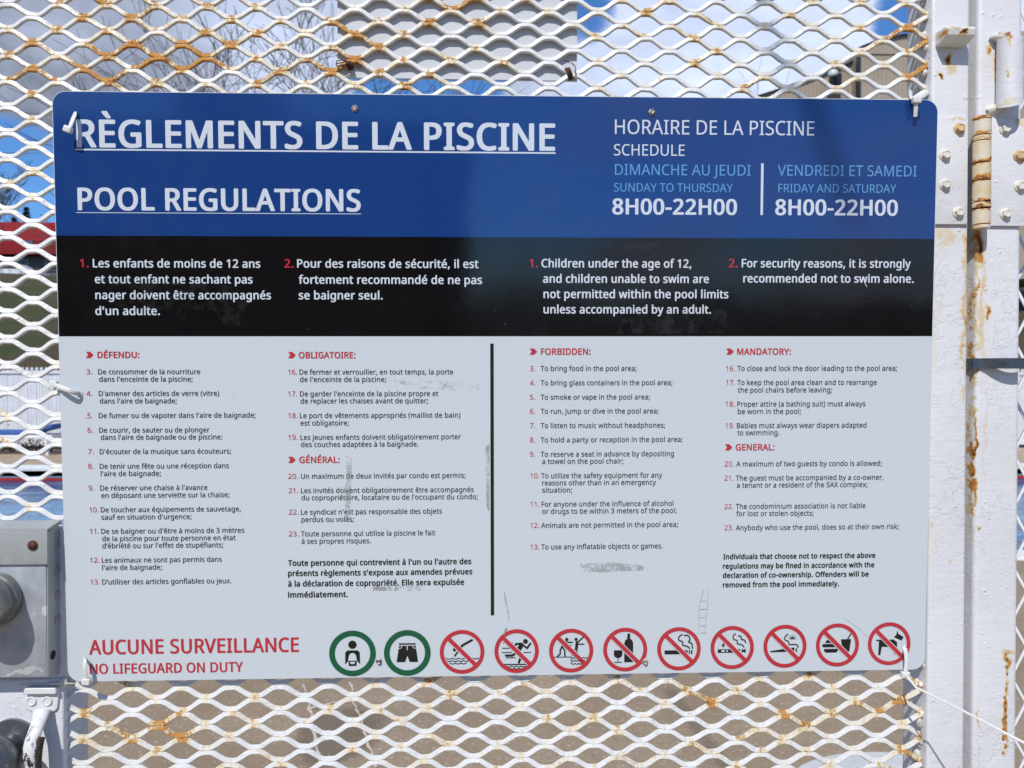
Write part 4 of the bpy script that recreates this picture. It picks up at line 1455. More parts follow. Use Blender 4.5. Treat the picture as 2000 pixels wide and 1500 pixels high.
    'h': (618, [[173, 537, 171, 498, 168, 462, 174, 462, 217, 508, 275, 535, 341, 545, 401, 540, 449, 524, 488, 498, 515, 461, 531, 411, 537, 349, 537, 0, 450, 0, 450, 343, 443, 400, 421, 440, 384, 464, 330, 472, 276, 466, 236, 449, 207, 422, 187, 383, 177, 335, 173, 277, 173, 0, 85, 0, 85, 760, 173, 760]]),
    'i': (258, [[173, 536, 173, 0, 85, 0, 85, 536], [130, 737, 165, 723, 177, 706, 181, 681, 177, 656, 165, 639, 130, 625, 110, 628, 93, 639, 82, 656, 78, 681, 82, 706, 93, 723, 110, 734]]),
    'j': (258, [[22, -240, -22, -236, -55, -228, -55, -157, -24, -164, 11, -167, 40, -163, 64, -149, 80, -124, 85, -83, 85, 536, 173, 536, 173, -80, 169, -126, 157, -166, 137, -198, 108, -221, 70, -235], [78, 681, 82, 706, 93, 723, 110, 734, 130, 737, 165, 723, 177, 706, 181, 681, 177, 656, 165, 639, 130, 625, 110, 628, 93, 639, 82, 656]]),
    'k': (534, [[172, 363, 171, 321, 168, 276, 172, 276, 190, 299, 214, 329, 236, 355, 407, 536, 510, 536, 293, 307, 525, 0, 419, 0, 233, 250, 172, 197, 172, 0, 85, 0, 85, 760, 172, 760]]),
    'l': (258, [[173, 0, 85, 0, 85, 760, 173, 760]]),
    'm': (935, [[673, 546, 752, 534, 809, 499, 843, 439, 854, 349, 854, 0, 767, 0, 767, 345, 760, 400, 740, 440, 707, 464, 658, 472, 591, 461, 546, 427, 521, 372, 513, 296, 513, 0, 426, 0, 426, 345, 414, 415, 399, 440, 378, 458, 350, 468, 316, 472, 268, 466, 231, 449, 204, 422, 186, 384, 176, 336, 173, 278, 173, 0, 85, 0, 85, 536, 156, 536, 169, 463, 174, 463, 215, 509, 270, 537, 332, 546, 389, 540, 435, 524, 471, 496, 496, 456, 501, 456, 533, 496, 574, 524, 622, 540]]),
    'n': (618, [[343, 546, 427, 534, 488, 499, 525, 439, 537, 349, 537, 0, 450, 0, 450, 343, 443, 400, 421, 440, 384, 464, 330, 472, 255, 459, 207, 422, 181, 361, 173, 278, 173, 0, 85, 0, 85, 536, 156, 536, 169, 463, 174, 463, 218, 509, 277, 537]]),
    'o': (605, [[551, 269, 547, 206, 533, 150, 512, 103, 483, 63, 447, 31, 405, 8, 355, -5, 301, -10, 250, -5, 203, 8, 161, 31, 125, 63, 96, 103, 73, 150, 60, 206, 55, 269, 62, 351, 85, 419, 121, 474, 171, 513, 232, 538, 304, 546, 373, 538, 432, 513, 482, 474, 519, 419, 543, 351], [146, 269, 150, 210, 163, 159, 184, 118, 214, 88, 254, 69, 303, 63, 352, 69, 392, 88, 422, 118, 443, 159, 456, 210, 460, 269, 456, 328, 443, 378, 422, 418, 391, 447, 352, 466, 302, 472, 231, 458, 183, 418, 155, 354]]),
    'p': (615, [[340, 546, 402, 538, 455, 515, 499, 477, 533, 423, 553, 354, 560, 269, 553, 185, 532, 115, 499, 61, 455, 21, 402, -2, 339, -10, 266, 1, 211, 29, 173, 68, 167, 68, 171, 25, 173, -20, 173, -240, 85, -240, 85, 536, 157, 536, 169, 463, 173, 463, 211, 505, 265, 535], [324, 472, 275, 467, 237, 451, 208, 426, 189, 390, 177, 343, 173, 286, 173, 269, 176, 208, 187, 157, 206, 117, 234, 87, 274, 69, 326, 63, 371, 70, 406, 90, 434, 122, 453, 163, 465, 213, 469, 270, 460, 353, 433, 417, 388, 458]]),
    'q': (615, [[442, -11, 443, 31, 447, 72, 441, 72, 414, 40, 377, 14, 331, -4, 273, -10, 212, -2, 160, 21, 115, 59, 82, 113, 62, 183, 55, 267, 62, 352, 83, 421, 117, 475, 161, 514, 215, 538, 276, 546, 333, 540, 379, 522, 415, 495, 443, 463, 447, 463, 460, 536, 530, 536, 530, -240, 442, -240], [290, 63, 340, 68, 378, 83, 407, 108, 427, 144, 438, 191, 443, 248, 443, 266, 434, 356, 409, 420, 362, 460, 288, 473, 225, 459, 181, 416, 155, 350, 146, 265, 155, 180, 181, 116, 226, 76]]),
    'r': (413, [[335, 546, 367, 544, 398, 540, 387, 459, 358, 464, 329, 466, 270, 453, 220, 416, 185, 360, 173, 286, 173, 0, 85, 0, 85, 536, 157, 536, 167, 438, 171, 438, 212, 492, 267, 531, 299, 542]]),
    's': (479, [[434, 148, 427, 100, 408, 61, 376, 30, 334, 8, 282, -5, 220, -10, 123, -1, 52, 24, 52, 104, 129, 74, 222, 61, 280, 66, 319, 82, 342, 108, 349, 140, 338, 176, 298, 208, 217, 244, 128, 284, 95, 306, 71, 332, 56, 364, 51, 404, 65, 464, 106, 509, 171, 537, 252, 546, 343, 536, 423, 510, 393, 440, 322, 464, 246, 474, 198, 470, 163, 456, 142, 436, 135, 409, 148, 371, 191, 341, 273, 307, 360, 268, 392, 246, 415, 219, 429, 187]]),
    't': (361, [[264, 62, 305, 65, 339, 73, 339, 6, 299, -5, 249, -10, 209, -6, 171, 4, 139, 24, 114, 55, 97, 98, 92, 156, 92, 468, 16, 468, 16, 510, 93, 545, 128, 659, 180, 659, 180, 536, 335, 536, 335, 468, 180, 468, 180, 158, 186, 115, 203, 85, 230, 68]]),
    'u': (618, [[533, 536, 533, 0, 461, 0, 448, 71, 444, 71, 400, 25, 341, -1, 274, -10, 215, -5, 167, 10, 128, 37, 101, 74, 84, 123, 79, 185, 79, 536, 168, 536, 168, 191, 175, 135, 197, 95, 234, 71, 287, 63, 341, 69, 381, 85, 411, 113, 430, 151, 441, 200, 445, 257, 445, 536]]),
    'v': (508, [[203, 0, 0, 536, 94, 536, 208, 220, 225, 171, 241, 119, 251, 78, 255, 78, 266, 120, 283, 172, 300, 220, 414, 536, 508, 536, 304, 0]]),
    'w': (786, [[431, 303, 419, 344, 408, 383, 400, 418, 394, 445, 390, 445, 384, 418, 376, 383, 366, 343, 354, 302, 258, 1, 158, 1, 11, 537, 102, 537, 176, 251, 191, 192, 203, 136, 211, 91, 215, 91, 222, 121, 230, 159, 240, 199, 251, 235, 346, 537, 442, 537, 534, 235, 548, 186, 562, 135, 570, 92, 574, 92, 581, 134, 594, 190, 610, 251, 685, 537, 775, 537, 626, 1, 523, 1]]),
    'x': (529, [[212, 274, 27, 536, 127, 536, 265, 334, 402, 536, 501, 536, 316, 274, 511, 0, 411, 0, 265, 214, 117, 0, 18, 0]]),
    'y': (510, [[1, 536, 95, 536, 211, 231, 229, 179, 245, 130, 256, 85, 260, 85, 279, 150, 306, 232, 415, 536, 510, 536, 279, -74, 234, -161, 206, -195, 172, -219, 132, -235, 84, -240, 42, -237, 11, -232, 11, -162, 37, -166, 70, -168, 123, -156, 162, -123, 189, -73, 217, -2]]),
    'z': (470, [[431, 0, 39, 0, 39, 58, 327, 468, 56, 468, 56, 536, 424, 536, 424, 470, 140, 68, 431, 68]]),
    '0': (572, [[523, 358, 510, 203, 493, 140, 468, 87, 436, 46, 394, 15, 344, -4, 285, -10, 212, 1, 152, 34, 107, 88, 74, 160, 55, 251, 49, 358, 55, 465, 72, 556, 103, 628, 148, 682, 208, 714, 285, 725, 358, 714, 418, 682, 464, 628, 497, 556, 516, 465], [137, 358, 141, 268, 151, 195, 171, 138, 198, 97, 236, 73, 285, 65, 334, 73, 371, 97, 400, 137, 419, 194, 430, 268, 434, 358, 430, 448, 419, 520, 400, 577, 371, 617, 334, 642, 285, 650, 236, 642, 198, 617, 170, 577, 151, 520, 141, 448]]),
    '1': (572, [[355, 0, 269, 0, 269, 499, 269, 548, 271, 585, 273, 622, 244, 595, 211, 567, 135, 505, 89, 564, 282, 714, 355, 714]]),
    '2': (572, [[520, 0, 48, 0, 48, 73, 235, 262, 326, 358, 382, 440, 396, 483, 401, 529, 392, 581, 366, 618, 326, 641, 275, 649, 226, 644, 183, 631, 103, 581, 56, 640, 117, 683, 190, 713, 275, 724, 337, 718, 390, 701, 433, 673, 464, 635, 484, 589, 491, 534, 485, 480, 468, 429, 440, 380, 404, 333, 308, 231, 159, 84, 159, 80, 520, 80]]),
    '3': (572, [[493, 547, 488, 502, 475, 464, 453, 432, 423, 407, 387, 388, 345, 376, 345, 372, 420, 353, 473, 318, 504, 267, 515, 203, 508, 144, 486, 92, 449, 49, 397, 17, 327, -3, 241, -10, 137, -1, 45, 29, 45, 111, 142, 76, 242, 64, 325, 73, 381, 101, 412, 146, 423, 205, 417, 246, 399, 277, 371, 301, 331, 318, 281, 328, 223, 331, 154, 331, 154, 406, 224, 406, 278, 410, 322, 423, 357, 443, 382, 470, 398, 503, 403, 541, 394, 587, 368, 621, 327, 643, 273, 650, 204, 642, 146, 621, 93, 590, 49, 650, 92, 678, 143, 702, 204, 718, 272, 724, 370, 711, 438, 674, 479, 617]]),
    '4': (572, [[552, 162, 448, 162, 448, 0, 363, 0, 363, 162, 21, 162, 21, 237, 357, 718, 448, 718, 448, 241, 552, 241], [363, 466, 363, 513, 365, 554, 366, 590, 368, 624, 364, 624, 344, 583, 321, 546, 107, 241, 363, 241]]),
    '5': (572, [[275, 438, 343, 432, 402, 413, 450, 383, 485, 341, 508, 290, 515, 228, 507, 159, 483, 100, 444, 53, 391, 18, 326, -3, 248, -10, 144, 0, 63, 29, 63, 112, 150, 77, 249, 65, 299, 69, 341, 81, 377, 103, 403, 132, 419, 171, 425, 219, 414, 281, 382, 326, 326, 355, 246, 364, 182, 359, 124, 349, 80, 377, 107, 714, 465, 714, 465, 634, 182, 634, 165, 427, 211, 434]]),
    '6': (572, [[55, 305, 63, 427, 93, 540, 118, 591, 151, 635, 193, 672, 244, 700, 307, 718, 382, 724, 428, 722, 470, 715, 470, 640, 429, 649, 384, 652, 321, 646, 269, 629, 228, 602, 196, 566, 174, 523, 158, 474, 143, 363, 149, 363, 187, 406, 242, 436, 318, 447, 376, 441, 426, 421, 468, 390, 499, 347, 519, 294, 525, 230, 518, 161, 497, 102, 463, 54, 418, 19, 363, -3, 298, -10, 249, -5, 203, 9, 162, 33, 125, 67, 96, 111, 73, 165, 60, 230], [297, 64, 354, 74, 399, 104, 428, 156, 438, 230, 429, 291, 403, 338, 360, 368, 300, 378, 256, 373, 218, 358, 187, 336, 163, 309, 149, 278, 144, 247, 153, 182, 182, 123, 230, 80, 261, 68]]),
    '7': (572, [[136, 0, 429, 634, 44, 634, 44, 714, 523, 714, 523, 646, 233, 0]]),
    '8': (572, [[285, 724, 344, 719, 396, 704, 439, 680, 471, 647, 492, 604, 499, 553, 494, 513, 480, 478, 431, 421, 363, 378, 443, 330, 475, 302, 500, 269, 517, 230, 522, 185, 515, 129, 493, 81, 458, 43, 411, 14, 354, -4, 288, -10, 217, -4, 157, 13, 110, 41, 76, 78, 56, 126, 49, 182, 54, 228, 69, 267, 93, 300, 124, 329, 197, 373, 133, 418, 88, 477, 76, 513, 72, 554, 79, 605, 100, 646, 133, 680, 176, 704, 227, 719], [135, 181, 144, 133, 172, 94, 219, 69, 286, 60, 350, 69, 397, 94, 426, 134, 436, 184, 431, 217, 417, 245, 365, 293, 286, 331, 270, 337, 196, 296, 150, 246, 139, 216], [284, 653, 234, 646, 193, 626, 167, 594, 158, 550, 162, 516, 175, 488, 223, 445, 289, 412, 351, 445, 395, 488, 408, 517, 412, 550, 403, 594, 377, 626, 336, 646]]),
    '9': (572, [[520, 409, 511, 287, 482, 173, 457, 123, 424, 78, 382, 41, 330, 13, 267, -4, 192, -10, 145, -7, 102, 0, 102, 75, 144, 65, 190, 62, 254, 68, 305, 85, 346, 112, 378, 147, 401, 190, 417, 239, 431, 350, 425, 350, 387, 308, 331, 278, 255, 267, 198, 273, 147, 292, 106, 324, 75, 366, 56, 419, 50, 483, 57, 553, 78, 612, 113, 660, 158, 695, 214, 717, 278, 724, 327, 719, 373, 704, 414, 680, 450, 646, 479, 602, 501, 548, 515, 484], [278, 650, 222, 640, 176, 609, 147, 557, 137, 484, 145, 422, 171, 375, 213, 346, 274, 336, 319, 341, 357, 355, 388, 378, 411, 405, 426, 435, 431, 467, 421, 531, 393, 591, 345, 634, 314, 646]]),
    '.': (268, [[72, 54, 76, 85, 90, 106, 110, 117, 133, 121, 157, 117, 177, 106, 191, 85, 196, 54, 191, 23, 177, 2, 157, -10, 133, -14, 110, -10, 90, 2, 76, 23]]),
    ',': (268, [[192, 105, 169, 29, 138, -52, 106, -129, 41, -129, 60, -48, 78, 38, 91, 116, 185, 116]]),
    ';': (268, [[183, 105, 160, 29, 129, -52, 97, -129, 31, -129, 46, -69, 60, -4, 72, 59, 82, 116, 176, 116], [70, 482, 74, 514, 88, 535, 108, 546, 131, 550, 155, 546, 175, 535, 189, 514, 194, 482, 189, 451, 175, 430, 155, 418, 131, 414, 108, 418, 88, 430, 74, 451]]),
    ':': (268, [[72, 54, 76, 85, 90, 106, 110, 117, 133, 121, 157, 117, 177, 106, 191, 85, 196, 54, 191, 23, 177, 2, 157, -10, 133, -14, 110, -10, 90, 2, 76, 23], [72, 482, 76, 514, 90, 535, 110, 546, 133, 550, 157, 546, 177, 535, 191, 514, 196, 482, 191, 451, 177, 430, 157, 418, 133, 414, 110, 418, 90, 430, 76, 451]]),
    "'": (225, [[160, 714, 140, 456, 85, 456, 65, 714]]),
    '(': (300, [[40, 274, 44, 355, 56, 434, 75, 510, 104, 583, 141, 651, 187, 714, 270, 714, 209, 615, 164, 507, 138, 392, 129, 275, 133, 198, 145, 122, 165, 47, 192, -24, 227, -93, 269, -158, 187, -158, 141, -96, 104, -29, 75, 42, 56, 117, 44, 195]]),
    ')': (300, [[260, 274, 256, 195, 244, 117, 225, 42, 196, -29, 159, -96, 113, -158, 31, -158, 73, -93, 108, -24, 135, 47, 155, 122, 167, 198, 171, 275, 167, 353, 155, 431, 135, 507, 108, 580, 73, 649, 30, 714, 113, 714, 159, 651, 196, 583, 225, 510, 244, 434, 256, 355]]),
    '-': (322, [[40, 229, 40, 307, 282, 307, 282, 229]]),
    '’': (175, [[163, 703, 140, 627, 109, 545, 77, 469, 12, 469, 26, 529, 40, 593, 52, 657, 62, 714, 156, 714]]),
    'È': (556, [[496, 0, 97, 0, 97, 714, 496, 714, 496, 635, 187, 635, 187, 412, 478, 412, 478, 334, 187, 334, 187, 79, 496, 79], [280, 944, 307, 894, 342, 841, 376, 796, 376, 784, 317, 784, 279, 817, 237, 858, 200, 900, 175, 934, 175, 944]]),
    'É': (556, [[496, 0, 97, 0, 97, 714, 496, 714, 496, 635, 187, 635, 187, 412, 478, 412, 478, 334, 187, 334, 187, 79, 496, 79], [453, 934, 427, 900, 389, 858, 349, 817, 310, 784, 252, 784, 252, 796, 284, 841, 319, 894, 347, 944, 453, 944]]),
    'é': (564, [[292, 546, 356, 538, 410, 516, 454, 480, 486, 431, 506, 372, 513, 304, 513, 251, 146, 251, 159, 171, 192, 112, 246, 77, 317, 65, 407, 74, 489, 102, 489, 25, 408, -1, 313, -10, 241, -2, 178, 21, 126, 60, 87, 113, 63, 182, 55, 264, 62, 346, 84, 415, 120, 471, 167, 512, 225, 537], [291, 474, 235, 464, 191, 433, 162, 385, 148, 321, 421, 321, 417, 364, 407, 401, 389, 431, 365, 454, 332, 469], [433, 756, 407, 722, 369, 681, 328, 639, 290, 606, 232, 606, 232, 618, 264, 663, 299, 716, 327, 766, 433, 766]]),
    'è': (564, [[292, 546, 356, 538, 410, 516, 454, 480, 486, 431, 506, 372, 513, 304, 513, 251, 146, 251, 159, 171, 192, 112, 246, 77, 317, 65, 407, 74, 489, 102, 489, 25, 408, -1, 313, -10, 241, -2, 178, 21, 126, 60, 87, 113, 63, 182, 55, 264, 62, 346, 84, 415, 120, 471, 167, 512, 225, 537], [291, 474, 235, 464, 191, 433, 162, 385, 148, 321, 421, 321, 417, 364, 407, 401, 389, 431, 365, 454, 332, 469], [260, 766, 287, 716, 322, 663, 356, 618, 356, 606, 297, 606, 259, 639, 217, 681, 180, 722, 155, 756, 155, 766]]),
    'ê': (564, [[292, 546, 356, 538, 410, 516, 454, 480, 486, 431, 506, 372, 513, 304, 513, 251, 146, 251, 159, 171, 192, 112, 246, 77, 317, 65, 407, 74, 489, 102, 489, 25, 408, -1, 313, -10, 241, -2, 178, 21, 126, 60, 87, 113, 63, 182, 55, 264, 62, 346, 84, 415, 120, 471, 167, 512, 225, 537], [291, 474, 235, 464, 191, 433, 162, 385, 148, 321, 421, 321, 417, 364, 407, 401, 389, 431, 365, 454, 332, 469], [329, 766, 363, 716, 410, 662, 454, 617, 454, 606, 392, 606, 338, 645, 283, 696, 229, 646, 176, 606, 116, 606, 116, 617, 159, 663, 204, 716, 239, 766]]),
    'à': (561, [[288, 545, 373, 534, 433, 502, 468, 446, 480, 365, 480, 0, 416, 0, 399, 76, 395, 76, 347, 27, 291, -1, 215, -10, 169, -6, 128, 7, 94, 29, 68, 59, 51, 100, 46, 149, 62, 220, 109, 272, 189, 306, 303, 320, 394, 323, 394, 355, 387, 412, 365, 448, 330, 467, 283, 474, 203, 461, 132, 433, 105, 499, 188, 531], [314, 259, 229, 249, 175, 227, 147, 193, 137, 148, 144, 109, 164, 82, 196, 66, 235, 61, 297, 70, 348, 98, 382, 146, 393, 214, 393, 262], [256, 766, 283, 716, 318, 663, 352, 618, 352, 606, 293, 606, 255, 639, 213, 681, 176, 722, 151, 756, 151, 766]]),
    'â': (561, [[288, 545, 373, 534, 433, 502, 468, 446, 480, 365, 480, 0, 416, 0, 399, 76, 395, 76, 347, 27, 291, -1, 215, -10, 169, -6, 128, 7, 94, 29, 68, 59, 51, 100, 46, 149, 62, 220, 109, 272, 189, 306, 303, 320, 394, 323, 394, 355, 387, 412, 365, 448, 330, 467, 283, 474, 203, 461, 132, 433, 105, 499, 188, 531], [314, 259, 229, 249, 175, 227, 147, 193, 137, 148, 144, 109, 164, 82, 196, 66, 235, 61, 297, 70, 348, 98, 382, 146, 393, 214, 393, 262], [325, 766, 359, 716, 406, 662, 450, 617, 450, 606, 388, 606, 334, 645, 279, 696, 225, 646, 172, 606, 112, 606, 112, 617, 154, 663, 200, 716, 235, 766]]),
    'ç': (480, [[300, -10, 233, -3, 173, 19, 124, 56, 86, 109, 63, 178, 55, 265, 63, 355, 88, 426, 127, 480, 177, 517, 238, 539, 306, 546, 385, 537, 447, 517, 420, 444, 364, 461, 304, 469, 255, 463, 215, 446, 184, 417, 163, 378, 150, 327, 146, 266, 150, 207, 163, 157, 184, 117, 214, 89, 252, 72, 299, 66, 376, 75, 438, 97, 438, 19, 378, -2], [382, -139, 373, -182, 345, -213, 299, -233, 234, -240, 205, -238, 184, -235, 184, -180, 208, -183, 237, -185, 292, -175, 306, -162, 311, -141, 304, -118, 284, -103, 220, -86, 263, 0, 321, 0, 295, -53, 339, -68, 370, -96]]),
    ' ': (260, []),
}



CACHE = {}


def fill(loops):
    """2D filled curve -> vertices and faces"""
    cu = bpy.data.curves.new('tmp', 'CURVE')
    cu.dimensions = '2D'
    cu.fill_mode = 'FRONT'
    for l in loops:
        sp = cu.splines.new('POLY')
        sp.points.add(len(l) - 1)
        for p, (x, y) in zip(sp.points, l):
            p.co = (x, y, 0, 1)
        sp.use_cyclic_u = True
    ob = bpy.data.objects.new('tmp', cu)
    me_ = ob.to_mesh()
    r = ([(v.co.x, v.co.y) for v in me_.vertices], [tuple(p.vertices) for p in me_.polygons])
    ob.to_mesh_clear()
    bpy.data.objects.remove(ob)
    bpy.data.curves.remove(cu)
    return r


def glyph(ch):
    if ch not in CACHE:
        loops = [[(l[k] / 1000, l[k + 1] / 1000) for k in range(0, len(l), 2)] for l in GLYPHS[ch][1]]
        CACHE[ch] = fill(loops) if loops else ([], [])
    return CACHE[ch]


LY = -.00016
STEPS = ((-1, 0), (1, 0), (-.6, -1), (.6, -1), (-.6, 1), (.6, 1), (0, 0))


def text(mb_, s, x0, x1, base, cap, bold=0.0, slot=0, zs=1.0):
    """one line between pixels x0 and x1 with its baseline at pixel y; cap height in pixels"""
    u0, v0 = S(x0, base)
    u1, _ = S(x1, base)
    _, vt = S(x0, base - cap)
    k = (vt - v0) / .714
    adv = sum(GLYPHS[c][0] / 1000 + bold * .9 for c in s)
    vsx = [glyph(s[0]), glyph(s[-1])]
    lsb = min(v[0] for v in vsx[0][0])
    last = max(v[0] for v in vsx[1][0])
    width = adv - (GLYPHS[s[-1]][0] / 1000 + bold * .9) + last - lsb
    kx = (u1 - u0) / width
    pen = -lsb
    mb_.m = slot
    for c in s:
        vs_, fs_ = glyph(c)
        if vs_:         # heavier weights: the outline widened by laying it down again, shifted, a few microns apart
            for q, (ox, oy) in enumerate(STEPS if bold > .01 else ((-1, 0), (1, 0))):
                mb_.add([(u0 + (pen + x + ox * bold) * kx, LY - q * .000003, v0 + (y + oy * bold * .55) * k) for x, y in vs_], fs_)
        pen += GLYPHS[c][0] / 1000 + bold * .9
    mb_.m = 0


def rect(mb_, x0, y0, x1, y1, ly=LY):
    a, b = S(x0, y0), S(x1, y1)
    mb_.add([(a[0], ly, a[1]), (b[0], ly, a[1]), (b[0], ly, b[1]), (a[0], ly, b[1])], [(0, 1, 2, 3)])


def line(name, s, x0, x1, base, cap, mat, bold=0.0, under=None):
    mb_ = MB()
    text(mb_, s, x0, x1, base, cap, bold)
    if under:
        rect(mb_, under[0], under[2] - 2, under[1], under[2] + 2)
    return sobj(name, mb_, mat)


BO = .034
line('title', 'RÈGLEMENTS DE LA PISCINE', 152, 1082, 286.5, 52, P_LET, BO, (147, 1085, 295.5))
line('title', 'POOL REGULATIONS', 154, 703, 409.5, 42, P_LET, BO, (149, 705, 416.5))
line('schedule_heading', 'HORAIRE DE LA PISCINE', 1201, 1590, 261.5, 28, P_LET, .004)
line('schedule_heading', 'SCHEDULE', 1199, 1337, 303.5, 22, P_LET, .004)
line('schedule_text', 'DIMANCHE AU JEUDI', 1201, 1466, 341.5, 21, P_SKY, .002)
line('schedule_text', 'SUNDAY TO THURSDAY', 1199, 1431, 374, 16.5, P_SKY, .002)
line('opening_hours', '8H00-22H00', 1197, 1438, 418, 29.5, P_LET, .034)
line('schedule_text', 'VENDREDI ET SAMEDI', 1519, 1790, 343, 21, P_SKY, .002)
line('schedule_text', 'FRIDAY AND SATURDAY', 1520, 1750, 375.5, 16.5, P_SKY, .002)
line('opening_hours', '8H00-22H00', 1515, 1752, 419.5, 29.5, P_LET, .034)
mb = MB()
rect(mb, 1486.5, 319, 1490, 420)
sobj('divider', mb, P_LET)
mb = MB()
rect(mb, 957.5, 671, 965, 1201.5)
sobj('divider', mb, P_INK)


def para(name, num, nx0, nx1, rows, cap, mat, bold=0.0, nb=None):
    mb_ = MB()
    if num:
        text(mb_, num, nx0, nx1, rows[0][3], cap, bold if nb is None else nb, 1)
    for s, x0, x1, b in rows:
        text(mb_, s, x0, x1, b, cap, bold)
    return sobj(name, mb_, [mat, P_RED])


BB = .028
para('warning_text', '1.', 157, 173, [("Les enfants de moins de 12 ans", 182, 508, 522), ("et tout enfant ne sachant pas", 186, 493, 553),
     ("nager doivent être accompagnés", 187, 529, 584), ("d'un adulte.", 187, 312, 615)], 16, P_LET, BB)
para('warning_text', '2.', 556, 573, [("Pour des raisons de sécurité, il est", 581, 934, 522.5), ("fortement recommandé de ne pas", 584, 941, 554),
     ("se baigner seul.", 584, 747, 584.5)], 16, P_LET, BB)
para('warning_text', '1.', 1035, 1050, [("Children under the age of 12,", 1058, 1350, 522), ("and children unable to swim are", 1061, 1384, 552),
     ("not permitted within the pool limits", 1062, 1422, 582), ("unless accompanied by an adult.", 1062, 1388, 612)], 16, P_LET, BB)
para('warning_text', '2.', 1424, 1440, [("For security reasons, it is strongly", 1449, 1778, 522), ("recommended not to swim alone.", 1452, 1784, 551.5)], 16, P_LET, BB)


def heading(s, x0, x1, b, cx0):
    mb_ = MB()
    text(mb_, s, x0, x1, b, 12, .032, 0)
    # arrow tab before the words
    def q(a, c):
        u, v = S(cx0 + a, b - 6 + c)
        return (u, LY, v)
    mb_.add([q(0, -6), q(8.5, -6), q(14.5, 0), q(8.5, 6), q(0, 6), q(4, 0)], [(0, 1, 2, 5), (5, 2, 3, 4)])
    sobj('list_heading', mb_, P_RED)


